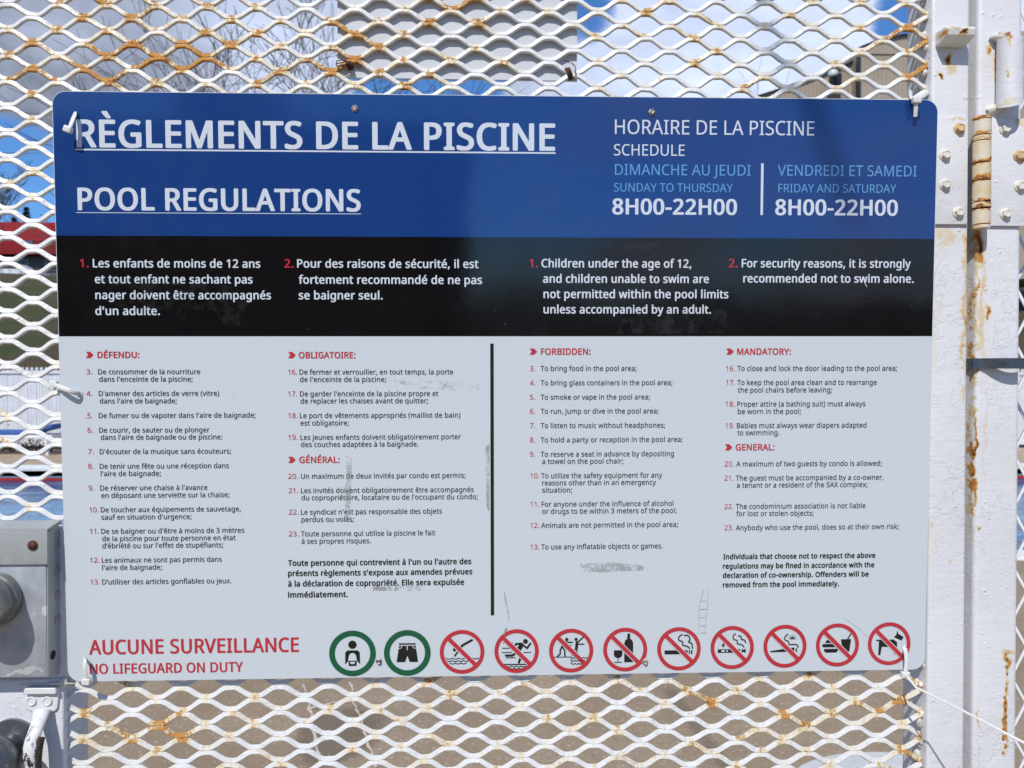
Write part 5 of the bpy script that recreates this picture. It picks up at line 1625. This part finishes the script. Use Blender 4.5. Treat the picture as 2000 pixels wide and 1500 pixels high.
heading('DÉFENDU:', 191, 272, 699, 168)
heading('OBLIGATOIRE:', 584, 694, 699.5, 563)
heading('GÉNÉRAL:', 585, 663, 904, 563)
heading('FORBIDDEN:', 1057, 1153, 692.5, 1034.5)
heading('MANDATORY:', 1440, 1544, 692.5, 1418.5)
heading('GENERAL:', 1437, 1512, 879.5, 1416)
RB = .0115
N_ = 'rule'
for num, a, b, rows in (
    ('3.', 169, 180, [("De consommer de la nourriture", 192, 391, 731), ("dans l'enceinte de la piscine;", 194, 376, 745.5)]),
    ('4.', 169, 180, [("D'amener des articles de verre (vitre)", 193, 428, 773.5), ("dans l'aire de baignade;", 195, 345, 788)]),
    ('.5.', 167, 181, [("De fumer ou de vapoter dans l'aire de baignade;", 193, 499, 816.5)]),
    ('6.', 171, 182, [("De courir, de sauter ou de plonger", 194, 409, 845), ("dans l'aire de baignade ou de piscine:", 197, 434, 859)]),
    ('7.', 172, 183, [("D'écouter de la musique sans écouteurs;", 195, 451, 887)]),
    ('8.', 172, 183, [("De tenir une fête ou une réception dans", 195, 447, 915.5), ("l'aire de baignade;", 197, 314, 930)]),
    ('9.', 173, 184, [("De réserver une chaise à l'avance", 196, 405, 958), ("en déposant une serviette sur la chaise;", 198, 448, 972.5)]),
    ('10.', 175, 192, [("De toucher aux équipements de sauvetage,", 197, 470, 1000.5), ("sauf en situation d'urgence;", 198, 374, 1015)]),
    ('11.', 176, 193, [("De se baigner ou d'être à moins de 3 mètres", 198, 477, 1042.5), ("de la piscine pour toute personne en état", 200, 460, 1057),
                       ("d’ébriété ou sur l'effet de stupéfiants;", 200, 436, 1071)]),
    ('12.', 176, 194, [("Les animaux ne sont pas permis dans", 199, 433, 1099), ("l'aire de baignade;", 200, 316, 1113.5)]),
    ('13.', 177, 194, [("D’utiliser des articles gonflables ou jeux.", 200, 452, 1141.5)]),
    ('16.', 563, 580, [("De fermer et verrouiller, en tout temps, la porte", 585, 885, 731.5), ("de l'enceinte de la piscine;", 586, 754, 746)]),
    ('17.', 563, 580, [("De garder l'enceinte de la piscine propre et", 586, 856, 774), ("de replacer les chaises avant de quitter;", 587, 836, 788)]),
    ('18.', 563, 581, [("Le port de vêtements appropriés (maillot de bain)", 586, 899, 816.5), ("est obligatoire;", 587, 681, 831)]),
    ('19.', 563, 581, [("Les jeunes enfants doivent obligatoirement porter", 587, 900, 859), ("des couches adaptées à la baignade.", 588, 817, 873)]),
    ('20.', 563, 582, [("Un maximum de deux invités par condo est permis;", 588, 909, 935)]),
    ('21.', 564, 582, [("Les invités doivent obligatoirement être accompagnés", 588, 925, 963), ("du copropriétaire, locataire ou de l'occupant du condo;", 589, 933, 977)]),
    ('22.', 564, 583, [("Le syndicat n'est pas responsable des objets", 588, 863, 1005), ("perdus ou volés;", 589, 691, 1019.5)]),
    ('23.', 564, 583, [("Toute personne qui utilise la piscine le fait", 588, 850, 1047.5), ("à ses propres risques.", 589, 724, 1062)]),
    ('3.', 1035, 1045, [("To bring food in the pool area;", 1056, 1243, 724.5)]),
    ('4.', 1035, 1045, [("To bring glass containers in the pool area;", 1056, 1313, 752.5)]),
    ('5.', 1035, 1045, [("To smoke or vape in the pool area;", 1056, 1269, 780.5)]),
    ('6.', 1035, 1045, [("To run, jump or dive in the pool area;", 1056, 1286, 808)]),
    ('7.', 1035, 1045, [("To listen to music without headphones;", 1056, 1299, 836)]),
    ('8.', 1035, 1045, [("To hold a party or reception in the pool area;", 1056, 1333, 864)]),
    ('9.', 1035, 1045, [("To reserve a seat in advance by depositing", 1056, 1316, 892), ("a towel on the pool chair;", 1059, 1217, 906)]),
    ('10.', 1036, 1053, [("To utilize the safety equipment for any", 1057, 1293, 934), ("reasons other than in an emergency", 1059, 1281, 948), ("situation;", 1059, 1117, 962)]),
    ('11.', 1036, 1053, [("For anyone under the influence of alcohol", 1058, 1315, 989.5), ("or drugs to be within 3 meters of the pool;", 1059, 1321, 1003.5)]),
    ('12.', 1036, 1053, [("Animals are not permitted in the pool area;", 1057, 1324, 1031)]),
    ('13.', 1036, 1053, [("To use any inflatable objects or games.", 1057, 1294, 1073)]),
    ('16.', 1418, 1435, [("To close and lock the door leading to the pool area;", 1440, 1752, 724.5)]),
    ('17.', 1418, 1435, [("To keep the pool area clean and to rearrange", 1440, 1712, 752), ("the pool chairs before leaving;", 1441, 1625, 766.5)]),
    ('18.', 1417, 1435, [("Proper attire (a bathing suit) must always", 1440, 1690, 794), ("be worn in the pool;", 1441, 1564, 808.5)]),
    ('19.', 1417, 1434, [("Babies must always wear diapers adapted", 1439, 1692, 836), ("to swimming.", 1440, 1522, 850)]),
    ('20.', 1415, 1433, [("A maximum of two guests by condo is allowed;", 1438, 1722, 911)]),
    ('21.', 1415, 1432, [("The guest must be accompanied by a co-owner,", 1437, 1725, 938.5), ("a tenant or a resident of the SAX complex;", 1439, 1694, 952.5)]),
    ('22.', 1415, 1432, [("The condominium association is not liable", 1437, 1690, 994), ("for lost or stolen objects;", 1438, 1589, 1008)]),
    ('23.', 1415, 1432, [("Anybody who use the pool, does so at their own risk;", 1437, 1755, 1035.5)])):
    para(N_, num, a, b, rows, 9.8, P_TXT, RB, .0)
para('fine_notice', None, 0, 0, [("Toute personne qui contrevient à l'un ou l'autre des", 563, 920, 1105), ("présents règlements s'expose aux amendes prévues", 563, 922, 1125),
     ("à la déclaration de copropriété. Elle sera expulsée", 563, 906, 1145.5), ("immédiatement.", 563, 679, 1167)], 10.8, P_INK, .038)
para('fine_notice', None, 0, 0, [("Individuals that choose not to respect the above", 1413, 1709, 1092), ("regulations may be fined in accordance with the", 1412, 1707, 1110.5),
     ("declaration of co-ownership. Offenders will be", 1412, 1696, 1128.5), ("removed from the pool immediately.", 1412, 1638, 1147)], 9.6, P_INK, .042)
line('no_lifeguard_notice', 'AUCUNE SURVEILLANCE', 175, 583, 1278, 27.5, P_RED, .028)
line('no_lifeguard_notice', 'NO LIFEGUARD ON DUTY', 176, 474, 1316, 19, P_RED, .026)

# ---- pictograms
def ring_poly(c, r0, r1, ly, mb_):
    n = 64
    vs, fs = [], []
    for k in range(n):
        th = 2 * math.pi * k / n
        for r in (r0, r1):
            vs.append((c[0] + r * math.cos(th), ly, c[1] + r * math.sin(th)))
    for k in range(n):
        a = 2 * k
        b = 2 * ((k + 1) % n)
        fs.append((a, b, b + 1, a + 1))
    mb_.add(vs, fs)


class Pic:
    def __init__(s, c, r, ly):
        s.c, s.r, s.ly, s.mb = c, r, ly, MB()

    def T(s, p):
        return (s.c[0] + p[0] * s.r, s.ly, s.c[1] + p[1] * s.r)

    def poly(s, pts):
        vs, fs = fill([pts])
        s.mb.add([s.T(p) for p in vs], fs)
        s.ly -= .000002
        return s

    def disc(s, x, y, r, ry=None):
        n = 24
        return s.poly([(x + r * math.cos(6.2832 * k / n), y + (ry or r) * math.sin(6.2832 * k / n)) for k in range(n)])

    def stroke(s, pts, w, cap=True):
        h = w / 2
        for (ax_, ay_), (bx_, by_) in zip(pts, pts[1:]):
            L = math.hypot(bx_ - ax_, by_ - ay_) or 1e-6
            nx_, ny_ = -(by_ - ay_) / L * h, (bx_ - ax_) / L * h
            s.poly([(ax_ + nx_, ay_ + ny_), (ax_ - nx_, ay_ - ny_), (bx_ - nx_, by_ - ny_), (bx_ + nx_, by_ + ny_)])
        if cap:
            for p in pts:
                s.disc(p[0], p[1], h)
        return s

    def arcs(s, pts, w):
        """smooth curve through points"""
        P_ = [pts[0]] + list(pts) + [pts[-1]]
        out = []
        for k in range(1, len(P_) - 2):
            p0, p1, p2, p3 = P_[k - 1:k + 3]
            for j in range(6):
                t = j / 6
                out.append(tuple(.5 * (2 * p1[i] + (p2[i] - p0[i]) * t + (2 * p0[i] - 5 * p1[i] + 4 * p2[i] - p3[i]) * t * t +
                                       (3 * p1[i] - p0[i] - 3 * p2[i] + p3[i]) * t ** 3) for i in (0, 1)))
        out.append(pts[-1])
        return s.stroke(out, w)

    def waves(s, x0, x1, ys, n=4, w=.045):
        for y in ys:
            pts = []
            m = n * 8
            for k in range(m + 1):
                t = k / m
                pts.append((x0 + (x1 - x0) * t, y - .045 * abs(math.sin(math.pi * n * t)) + .02))
            s.stroke(pts, w, False)
        return s


def guardian(p, w):
    p.disc(0, .38, .18)
    p.poly([(-.22, .13), (.22, .13), (.31, .04), (.32, -.48), (.18, -.32), (.16, -.55), (-.16, -.55), (-.18, -.32), (-.32, -.48), (-.31, .04)])
    w.disc(0, -.14, .155)
    w.poly([(-.155, -.14), (.155, -.14), (.19, -.32), (-.19, -.32)])
    w.poly([(-.12, -.37), (.12, -.37), (.07, -.47), (-.07, -.47)])


def shorts(p, w):
    p.poly([(-.36, .42), (.36, .42), (.36, .36), (-.36, .36)])
    p.poly([(-.35, .31), (.36, .31), (.46, -.40), (.10, -.40), (0, -.12), (-.10, -.40), (-.46, -.40)])
    w.stroke([(0, .30), (0, .14)], .035)
    w.arcs([(-.36, .20), (-.26, .22), (-.23, .30)], .03)
    w.arcs([(.37, .20), (.27, .22), (.24, .30)], .03)


def diver(p, w):
    p.stroke([(-.33, -.18), (-.04, .22)], .07)
    p.stroke([(-.12, .12), (.02, .30), (.44, .53)], .10)
    p.disc(-.34, .10, .075)
    p.waves(-.74, .74, [-.30], 5, .035).waves(-.68, .3, [-.41], 4, .035).waves(-.56, .2, [-.52], 3, .035)


def runner(p, w):
    p.disc(.40, .44, .11)
    p.stroke([(.22, .28), (.04, -.02)], .20)
    p.stroke([(.24, .30), (.47, .13), (.62, .34)], .085)
    p.stroke([(.20, .34), (-.02, .33), (-.14, .14)], .085)
    p.stroke([(.04, -.04), (-.20, -.20), (-.48, -.20)], .10)
    p.stroke([(.06, -.04), (.20, -.24), (.10, -.52)], .10)
    for a, b, y in ((-.60, -.18, .38), (-.64, -.3, .14), (-.66, -.22, -.06), (.33, .64, -.07), (-.47, -.06, -.30)):
        p.stroke([(a, y), (b, y)], .035)
    p.stroke([(-.58, -.61), (.56, -.61)], .05, False)
    p.waves(-.46, .44, [-.70], 4, .035).waves(-.3, .3, [-.80], 3, .035)


def pushing(p, w):
    p.disc(-.20, .51, .075)
    p.disc(.22, .51, .075)
    p.stroke([(-.24, .36), (-.38, .20)], .14)
    p.stroke([(-.22, .38), (.05, .38)], .06)
    p.stroke([(-.2, .26), (-.02, .24)], .05)
    p.stroke([(-.42, .18), (-.50, .0), (-.49, -.14), (-.62, -.26)], .065)
    p.stroke([(-.38, .14), (-.29, .0), (-.28, -.24)], .065)
    p.stroke([(.26, .36), (.24, .12)], .13)
    p.stroke([(.32, .40), (.56, .62)], .06)
    p.stroke([(.34, .29), (.57, .29)], .05)
    p.stroke([(.22, .08), (.10, .0), (.04, -.22)], .06)
    p.stroke([(.24, .08), (.26, -.08)], .06)
    p.stroke([(-.78, -.29), (0, -.29), (0, -.62)], .03, False)
    p.waves(.03, .74, [-.33], 4, .035).waves(.03, .62, [-.46], 4, .035).waves(.03, .5, [-.6], 3, .035)


def bottle(p, w):
    p.poly([(-.04, -.58), (.36, -.58), (.36, .30), (.33, .40), (.22, .50), (.22, .73), (.10, .73), (.10, .50), (-.01, .40), (-.04, .30)])
    p.poly([(-.50, -.03), (-.14, -.03), (-.12, -.20), (-.16, -.32), (-.26, -.38), (-.38, -.38), (-.48, -.32), (-.52, -.20)])
    p.stroke([(-.32, -.36), (-.32, -.57)], .035, False)
    p.stroke([(-.49, -.585), (-.16, -.585)], .035)


def smoke_a(p, k=1.0, dx=0, dy=0):
    f = lambda q: (q[0] * k + dx, q[1] * k + dy)
    p.arcs([f(q) for q in ((.14, .66), (.0, .55), (-.0, .40), (.16, .32), (.18, .17), (.38, .11), (.48, .02))], .055)
    p.arcs([f(q) for q in ((.24, .62), (.42, .60), (.50, .44), (.44, .32), (.58, .24), (.62, .02))], .055)


def cigarette(p, w):
    p.poly([(-.66, -.07), (.40, -.07), (.40, -.25), (-.66, -.25)])
    p.poly([(.45, -.07), (.50, -.07), (.50, -.25), (.45, -.25)])
    p.poly([(.55, -.07), (.62, -.07), (.62, -.25), (.55, -.25)])
    smoke_a(p)


def vape(p, w):
    p.poly([(-.66, -.08), (.37, -.08), (.37, -.24), (-.66, -.24)])
    p.poly([(.44, -.06), (.52, -.12), (.62, -.06), (.62, -.26), (.52, -.20), (.44, -.26)])
    w.poly([(-.50, -.12), (-.34, -.12), (-.34, -.20), (-.50, -.20)])
    w.poly([(-.27, -.12), (-.20, -.12), (-.20, -.20), (-.27, -.20)])
    p.poly([(-.42, .20), (-.34, .20), (-.40, .10), (-.32, .10), (-.46, -.02), (-.42, .07), (-.50, .08)])
    p.arcs([(.14, .64), (.04, .52), (.07, .38), (.22, .32), (.24, .18), (.44, .12), (.54, .02)], .05)
    p.arcs([(.28, .54), (.40, .50), (.42, .38), (.56, .34), (.62, .22)], .05)


def joint(p, w):
    p.poly([(-.68, -.22), (.44, -.06), (.44, -.26), (-.68, -.27)])
    p.poly([(.50, -.10), (.56, -.10), (.56, -.27), (.50, -.27)])
    p.arcs([(.12, .56), (.0, .44), (.0, .30), (.16, .22), (.20, .08), (.42, .08), (.58, .04), (.60, -.06)], .05)
    for k in range(7):
        th = math.radians(-15 + 35 * k)
        L = .20 if k in (0, 6) else .24
        c, s_ = math.cos(th), math.sin(th)
        p.poly([(.34 - s_ * .018, .36 + c * .018), (.34 + c * L, .36 + s_ * L), (.34 + s_ * .018, .36 - c * .018)])


def burger(p, w):
    p.poly([(-.57, .10), (-.52, .20), (-.38, .28), (-.20, .28), (-.08, .20), (-.03, .10)])
    p.poly([(-.67, .05), (.02, .05), (.05, -.02), (.02, -.10), (-.67, -.10), (-.71, -.03)])
    p.poly([(-.62, -.18), (.03, -.18), (.03, -.25), (-.05, -.35), (-.54, -.35), (-.62, -.27)])
    p.poly([(.16, .26), (.63, .26), (.56, -.31), (.24, -.31)])
    p.stroke([(.48, .28), (.61, .50)], .055)


def dog(p, w):
    p.poly([(-.61, .19), (.20, .19), (.37, .07), (.38, -.44), (.34, -.51), (.26, -.50), (.26, -.16), (-.34, -.14), (-.40, -.53), (-.50, -.53), (-.48, .13), (-.61, .13)])
    p.poly([(.37, .62), (.42, .46), (.67, .30), (.58, .14), (.22, .30), (.33, .42)])


pics = [(688.5, 1276, 45.5, guardian), (795.5, 1275, 45.5, shorts), (902.5, 1273, 43.5, diver), (1009, 1271.5, 43.3, runner), (1115.5, 1270.5, 43.2, pushing),
        (1221, 1268.5, 43, bottle), (1326, 1267, 42.5, cigarette), (1430, 1264.5, 42.3, vape), (1533, 1262, 42, joint), (1635.5, 1259.5, 42, burger),
        (1736.5, 1257, 41.6, dog)]
PLAB = ['green ring with an adult over a child', 'green ring with swim shorts', 'red crossed ring with a diver', 'red crossed ring with a runner by water',
        'red crossed ring with one figure pushing another', 'red crossed ring with wine glass and bottle', 'red crossed ring with a cigarette',
        'red crossed ring with a vaping pen', 'red crossed ring with a joint and leaf', 'red crossed ring with burger and cup', 'red crossed ring with a dog']
for (cx_, cy_, r_, fn), lab in zip(pics, PLAB):
    c = S(cx_, cy_)
    rm = S(cx_ + r_, cy_)[0] - c[0]
    green = fn in (guardian, shorts)
    mb = MB()
    ring_poly(c, rm * (.76 if green else .825), rm, LY - .0001, mb)
    if not green:
        h = .095
        k = .70711
        q = [(-.86 * k - h * k, .86 * k - h * k), (-.86 * k + h * k, .86 * k + h * k), (.86 * k + h * k, -.86 * k + h * k), (.86 * k - h * k, -.86 * k - h * k)]
        mb.add([(c[0] + a * rm, LY - .00012, c[1] + b * rm) for a, b in q], [(0, 1, 2, 3)])
    pic = sobj('pictogram', mb, P_GRN if green else P_RED)
    pic['label'] = lab
    p, w = Pic(c, rm, LY), Pic(c, rm, LY - .00008)
    fn(p, w)
    sobj('figure', p.mb, P_INK, pic)
    if w.mb.v:
        sobj('figure_detail', w.mb, P_WHITE, pic)
    if not green:           # thin white edge along the bar
        e = Pic(c, rm, LY - .00009)
        h2 = .125
        q = [(-.80 * k - h2 * k, .80 * k - h2 * k), (-.80 * k + h2 * k, .80 * k + h2 * k), (.80 * k + h2 * k, -.80 * k + h2 * k), (.80 * k - h2 * k, -.80 * k - h2 * k)]
        e.poly(q)
        sobj('bar_edge', e.mb, P_WHITE, pic)

# ---- screws through the sign
def sign_screw(a, b, r, mat):
    u, v = S(a, b)
    mb_ = MB().lathe([(r * 1.15, 0), (r * 1.15, .0006), (r * .8, .0012), (r * .7, .0028), (r * .35, .0022)], (u, -.0002, v), (0, -1, 0), 6, .3)
    sobj('screw', mb_, mat, smooth=30)


for a, b, r, m_ in ((693, 212, .0031, M['screw']), (1273, 219, .0031, M['screw']), (740, 1291, .0029, plain('lead_grey_screw', (.20, .19, .19), .45, .5, 700, metal=.5)),
                    (1259.5, 1292, .0031, M['screw'])):
    sign_screw(a, b, r, m_)
# grommet hole and small scuffs on the left edge
u, v = S(154.5, 767)
sobj('hole_rim', MB().lathe([(.0040, 0), (.0040, .0005), (.0030, .0005)], (u, -.0001, v), (0, -1, 0), 20), P_WHITE)

# ---- tape residue: thin smears with ragged holes
def smear(name, pts, col, seed, thr=.47, stretch=(1, 1, 1), scale=420, alpha=.42):
    m = Mat('residue_' + name + str(seed), .8, .2)
    n = m.noise(scale, 5, .7, seed=seed, stretch=stretch)
    n2_ = m.noise(60, 3, .5, seed=seed + 3)
    f = m.math('ADD', m.math('MULTIPLY', n, .7), m.math('MULTIPLY', n2_, .3))
    m.base(col)
    m.put(m.p.inputs['Alpha'], m.rng(f, thr - .03, thr + .10, 0, alpha))
    q = [S(a, b) for a, b in pts]
    mb_ = MB().add([(u, LY - .00025, v) for u, v in q], [tuple(range(len(q)))])
    sobj(name, mb_, m.m)


G = (.35, .35, .34)
smear('tape_residue', [(757, 742), (840, 743), (934, 748), (936, 761), (860, 761), (800, 755)], G, 3, .50, (.5, 1, 1.4))
smear('tape_residue', [(675, 889), (687, 889), (684, 1015), (674, 1020)], G, 9, .47, alpha=.55)
smear('tape_residue', [(1132, 1100), (1200, 1098), (1258, 1104), (1256, 1113), (1180, 1117), (1138, 1116)], (.29, .285, .27), 14, .46)
smear('tape_residue', [(948, 872), (956, 866), (956, 1000), (950, 990)], (.33, .33, .31), 20, .45, alpha=.5)
smear('tape_residue', [(728, 1145), (822, 1145), (822, 1153), (728, 1153)], (.33, .32, .30), 25, .47, alpha=.6)
smear('tape_residue', [(1108, 1098), (1272, 1102), (1272, 1112), (1110, 1114)], G, 31, .58, alpha=.7)
smear('pale_smudge', [(1160, 480), (1330, 470), (1340, 500), (1170, 505)], (.10, .10, .10), 37, .52, scale=90, alpha=.12)  # faint paler smears on the black band
smear('pale_smudge', [(1205, 610), (1420, 600), (1420, 650), (1205, 652)], (.11, .11, .12), 41, .50, scale=110, alpha=.12)
smear('pale_smudge', [(200, 540), (480, 560), (490, 640), (200, 600)], (.07, .07, .07), 53, .50, scale=90, alpha=.14)


def scratch(pts, w, mat):
    mb_ = MB()
    q = [S(a, b) for a, b in pts]
    mb_.tube([(u, LY - .0002, v) for u, v in q], [w * random.uniform(.4, 1) for _ in q], 4, flat=.2, nref=(0, 1, 0))
    sobj('scratch', mb_, mat)


random.seed(8)
sg = plain('scratch_grey', (.27, .27, .28), .7, .1)
sl = plain('scratch_pale', (.44, .47, .49), .7, .1)
scratch([(985, 1156), (988, 1176), (990, 1185)], .0005, sg)
scratch([(991, 1190), (993, 1204), (994, 1212)], .0005, sg)
scratch([(989, 1227), (984, 1240)], .0010, sg)
scratch([(1374, 1152), (1368, 1172), (1364, 1200), (1365, 1232)], .0004, sl)
scratch([(1383, 1150), (1381, 1190), (1378, 1215), (1376, 1236)], .0004, sl)
for y_ in (1174, 1190, 1206, 1222, 1236):
    scratch([(1366, y_), (1379, y_ - 1)], .0004, sl)
scratch([(1688, 552), (1693, 560)], .0006, sl)
scratch([(1648, 1205), (1680, 1228), (1695, 1245)], .0005, plain('scratch_white', (.62, .64, .66), .6, .05))
random.seed(19)
mb = MB()
for k in range(36):        # specks of dirt
    a, b = random.uniform(125, 1810), random.uniform(200, 1300)
    u, v = S(a, b)
    r = random.uniform(.00015, .00045)
    mb.lathe([(r, 0), (r * .6, r * .5)], (u, LY - .0001, v), (0, -1, 0), 6)
sobj('dirt_specks', mb, plain('dirt', (.22, .21, .19), .9, .3))['kind'] = 'stuff'

# ------------------------------------------------------------------ zip ties
def tie(name, label, strap, head, head_d, wid=.0037, extra=()):
    """flat nylon band along world points, with its square lock head"""
    t = thing(name, label, 'zip tie', tuple(Vector(head)), group='white zip ties holding the sign')
    P_ = [Vector(p) for p in strap]
    fine_ = []
    Q = [P_[0]] + P_ + [P_[-1]]
    for k in range(1, len(Q) - 2):
        p0, p1, p2, p3 = Q[k - 1:k + 3]
        for j in range(6):
            u_ = j / 6
            fine_.append(.5 * (2 * p1 + (p2 - p0) * u_ + (2 * p0 - 5 * p1 + 4 * p2 - p3) * u_ ** 2 + (3 * p1 - p0 - 3 * p2 + p3) * u_ ** 3))
    fine_.append(P_[-1])
    MB().tube(fine_, wid / 2, 10, flat=.38, nref=(0, -1, .05)).build('strap', M['nylon'], t, smooth=50)
    d = Vector(head_d).normalized()
    yv = Vector((0, -1, 0))
    xv = d.cross(yv).normalized()
    yv = xv.cross(d).normalized()
    mt = Matrix(((xv.x, d.x, yv.x, head[0]), (xv.y, d.y, yv.y, head[1]), (xv.z, d.z, yv.z, head[2]), (0, 0, 0, 1)))
    w = wid * .92
    MB().box(-w, w, -wid * .72, wid * .72, -wid * .62, wid * .62, .0011, 3, mat=mt).build('lock_head', M['nylon'], t, smooth=50)
    for pts_, w_ in extra:
        MB().tube([Vector(p) for p in pts_], w_, 8, flat=.35, nref=(0, -1, .05)).build('tail', M['nylon'], t, smooth=50)
    return t


# top left
tie('zip_tie', 'zip tie with a blunt head at the upper left corner of the sign',
    [at(144.5, 219, -.026), at(146, 223, -.034), at(142, 234, -.038), at(137, 247, -.040)], tuple(at(133, 253, -.041)), (.35, 0, 1), .0044)
# left middle
tie('zip_tie', 'zip tie reaching from the mesh over the left edge of the sign, beside rule 4',
    [at(105, 752, -.006), at(112, 754, -.024), at(132, 762, -.030), at(150, 768, -.026), at(155, 768, -.019)], tuple(at(104, 752, -.012)), (1, 0, -.3), .0050)
# bottom left
tie('zip_tie', 'zip tie at the lower left corner of the sign, with its head below the edge',
    [at(165, 1286, -.012), at(165, 1291, -.019), at(166, 1308, -.021), at(168, 1326, -.020)], tuple(at(169, 1331, -.019)), (.08, 0, 1), .0046)
# top right
tie('zip_tie', 'zip tie hanging down over the upper right corner of the sign',
    [at(1779, 178, -.006), at(1780, 190, -.030), at(1789, 195, -.036), at(1789, 210, -.036), at(1788, 228, -.034)], tuple(at(1790, 196, -.037)), (0, 0, 1), .0046,
    [([at(1812, 180, -.004), at(1803, 187, -.02), at(1794, 191, -.034)], .0026)])
# bottom right, with the long uncut tail that sweeps out to the right
tail = [at(1768, 1318, -.022), at(1790, 1343, -.045), at(1830, 1363, -.070), at(1880, 1388, -.095), at(1930, 1414, -.115), at(1975, 1438, -.13), at(2030, 1466, -.145)]
tie('zip_tie', 'zip tie at the lower right corner of the sign, its long tail sweeping right',
    [at(1767, 1262, -.012), at(1768, 1267, -.017), at(1771, 1290, -.020), at(1769, 1312, -.021)], tuple(at(1768, 1318, -.021)), (0, 0, 1), .0046,
    [(tail, .00115)])
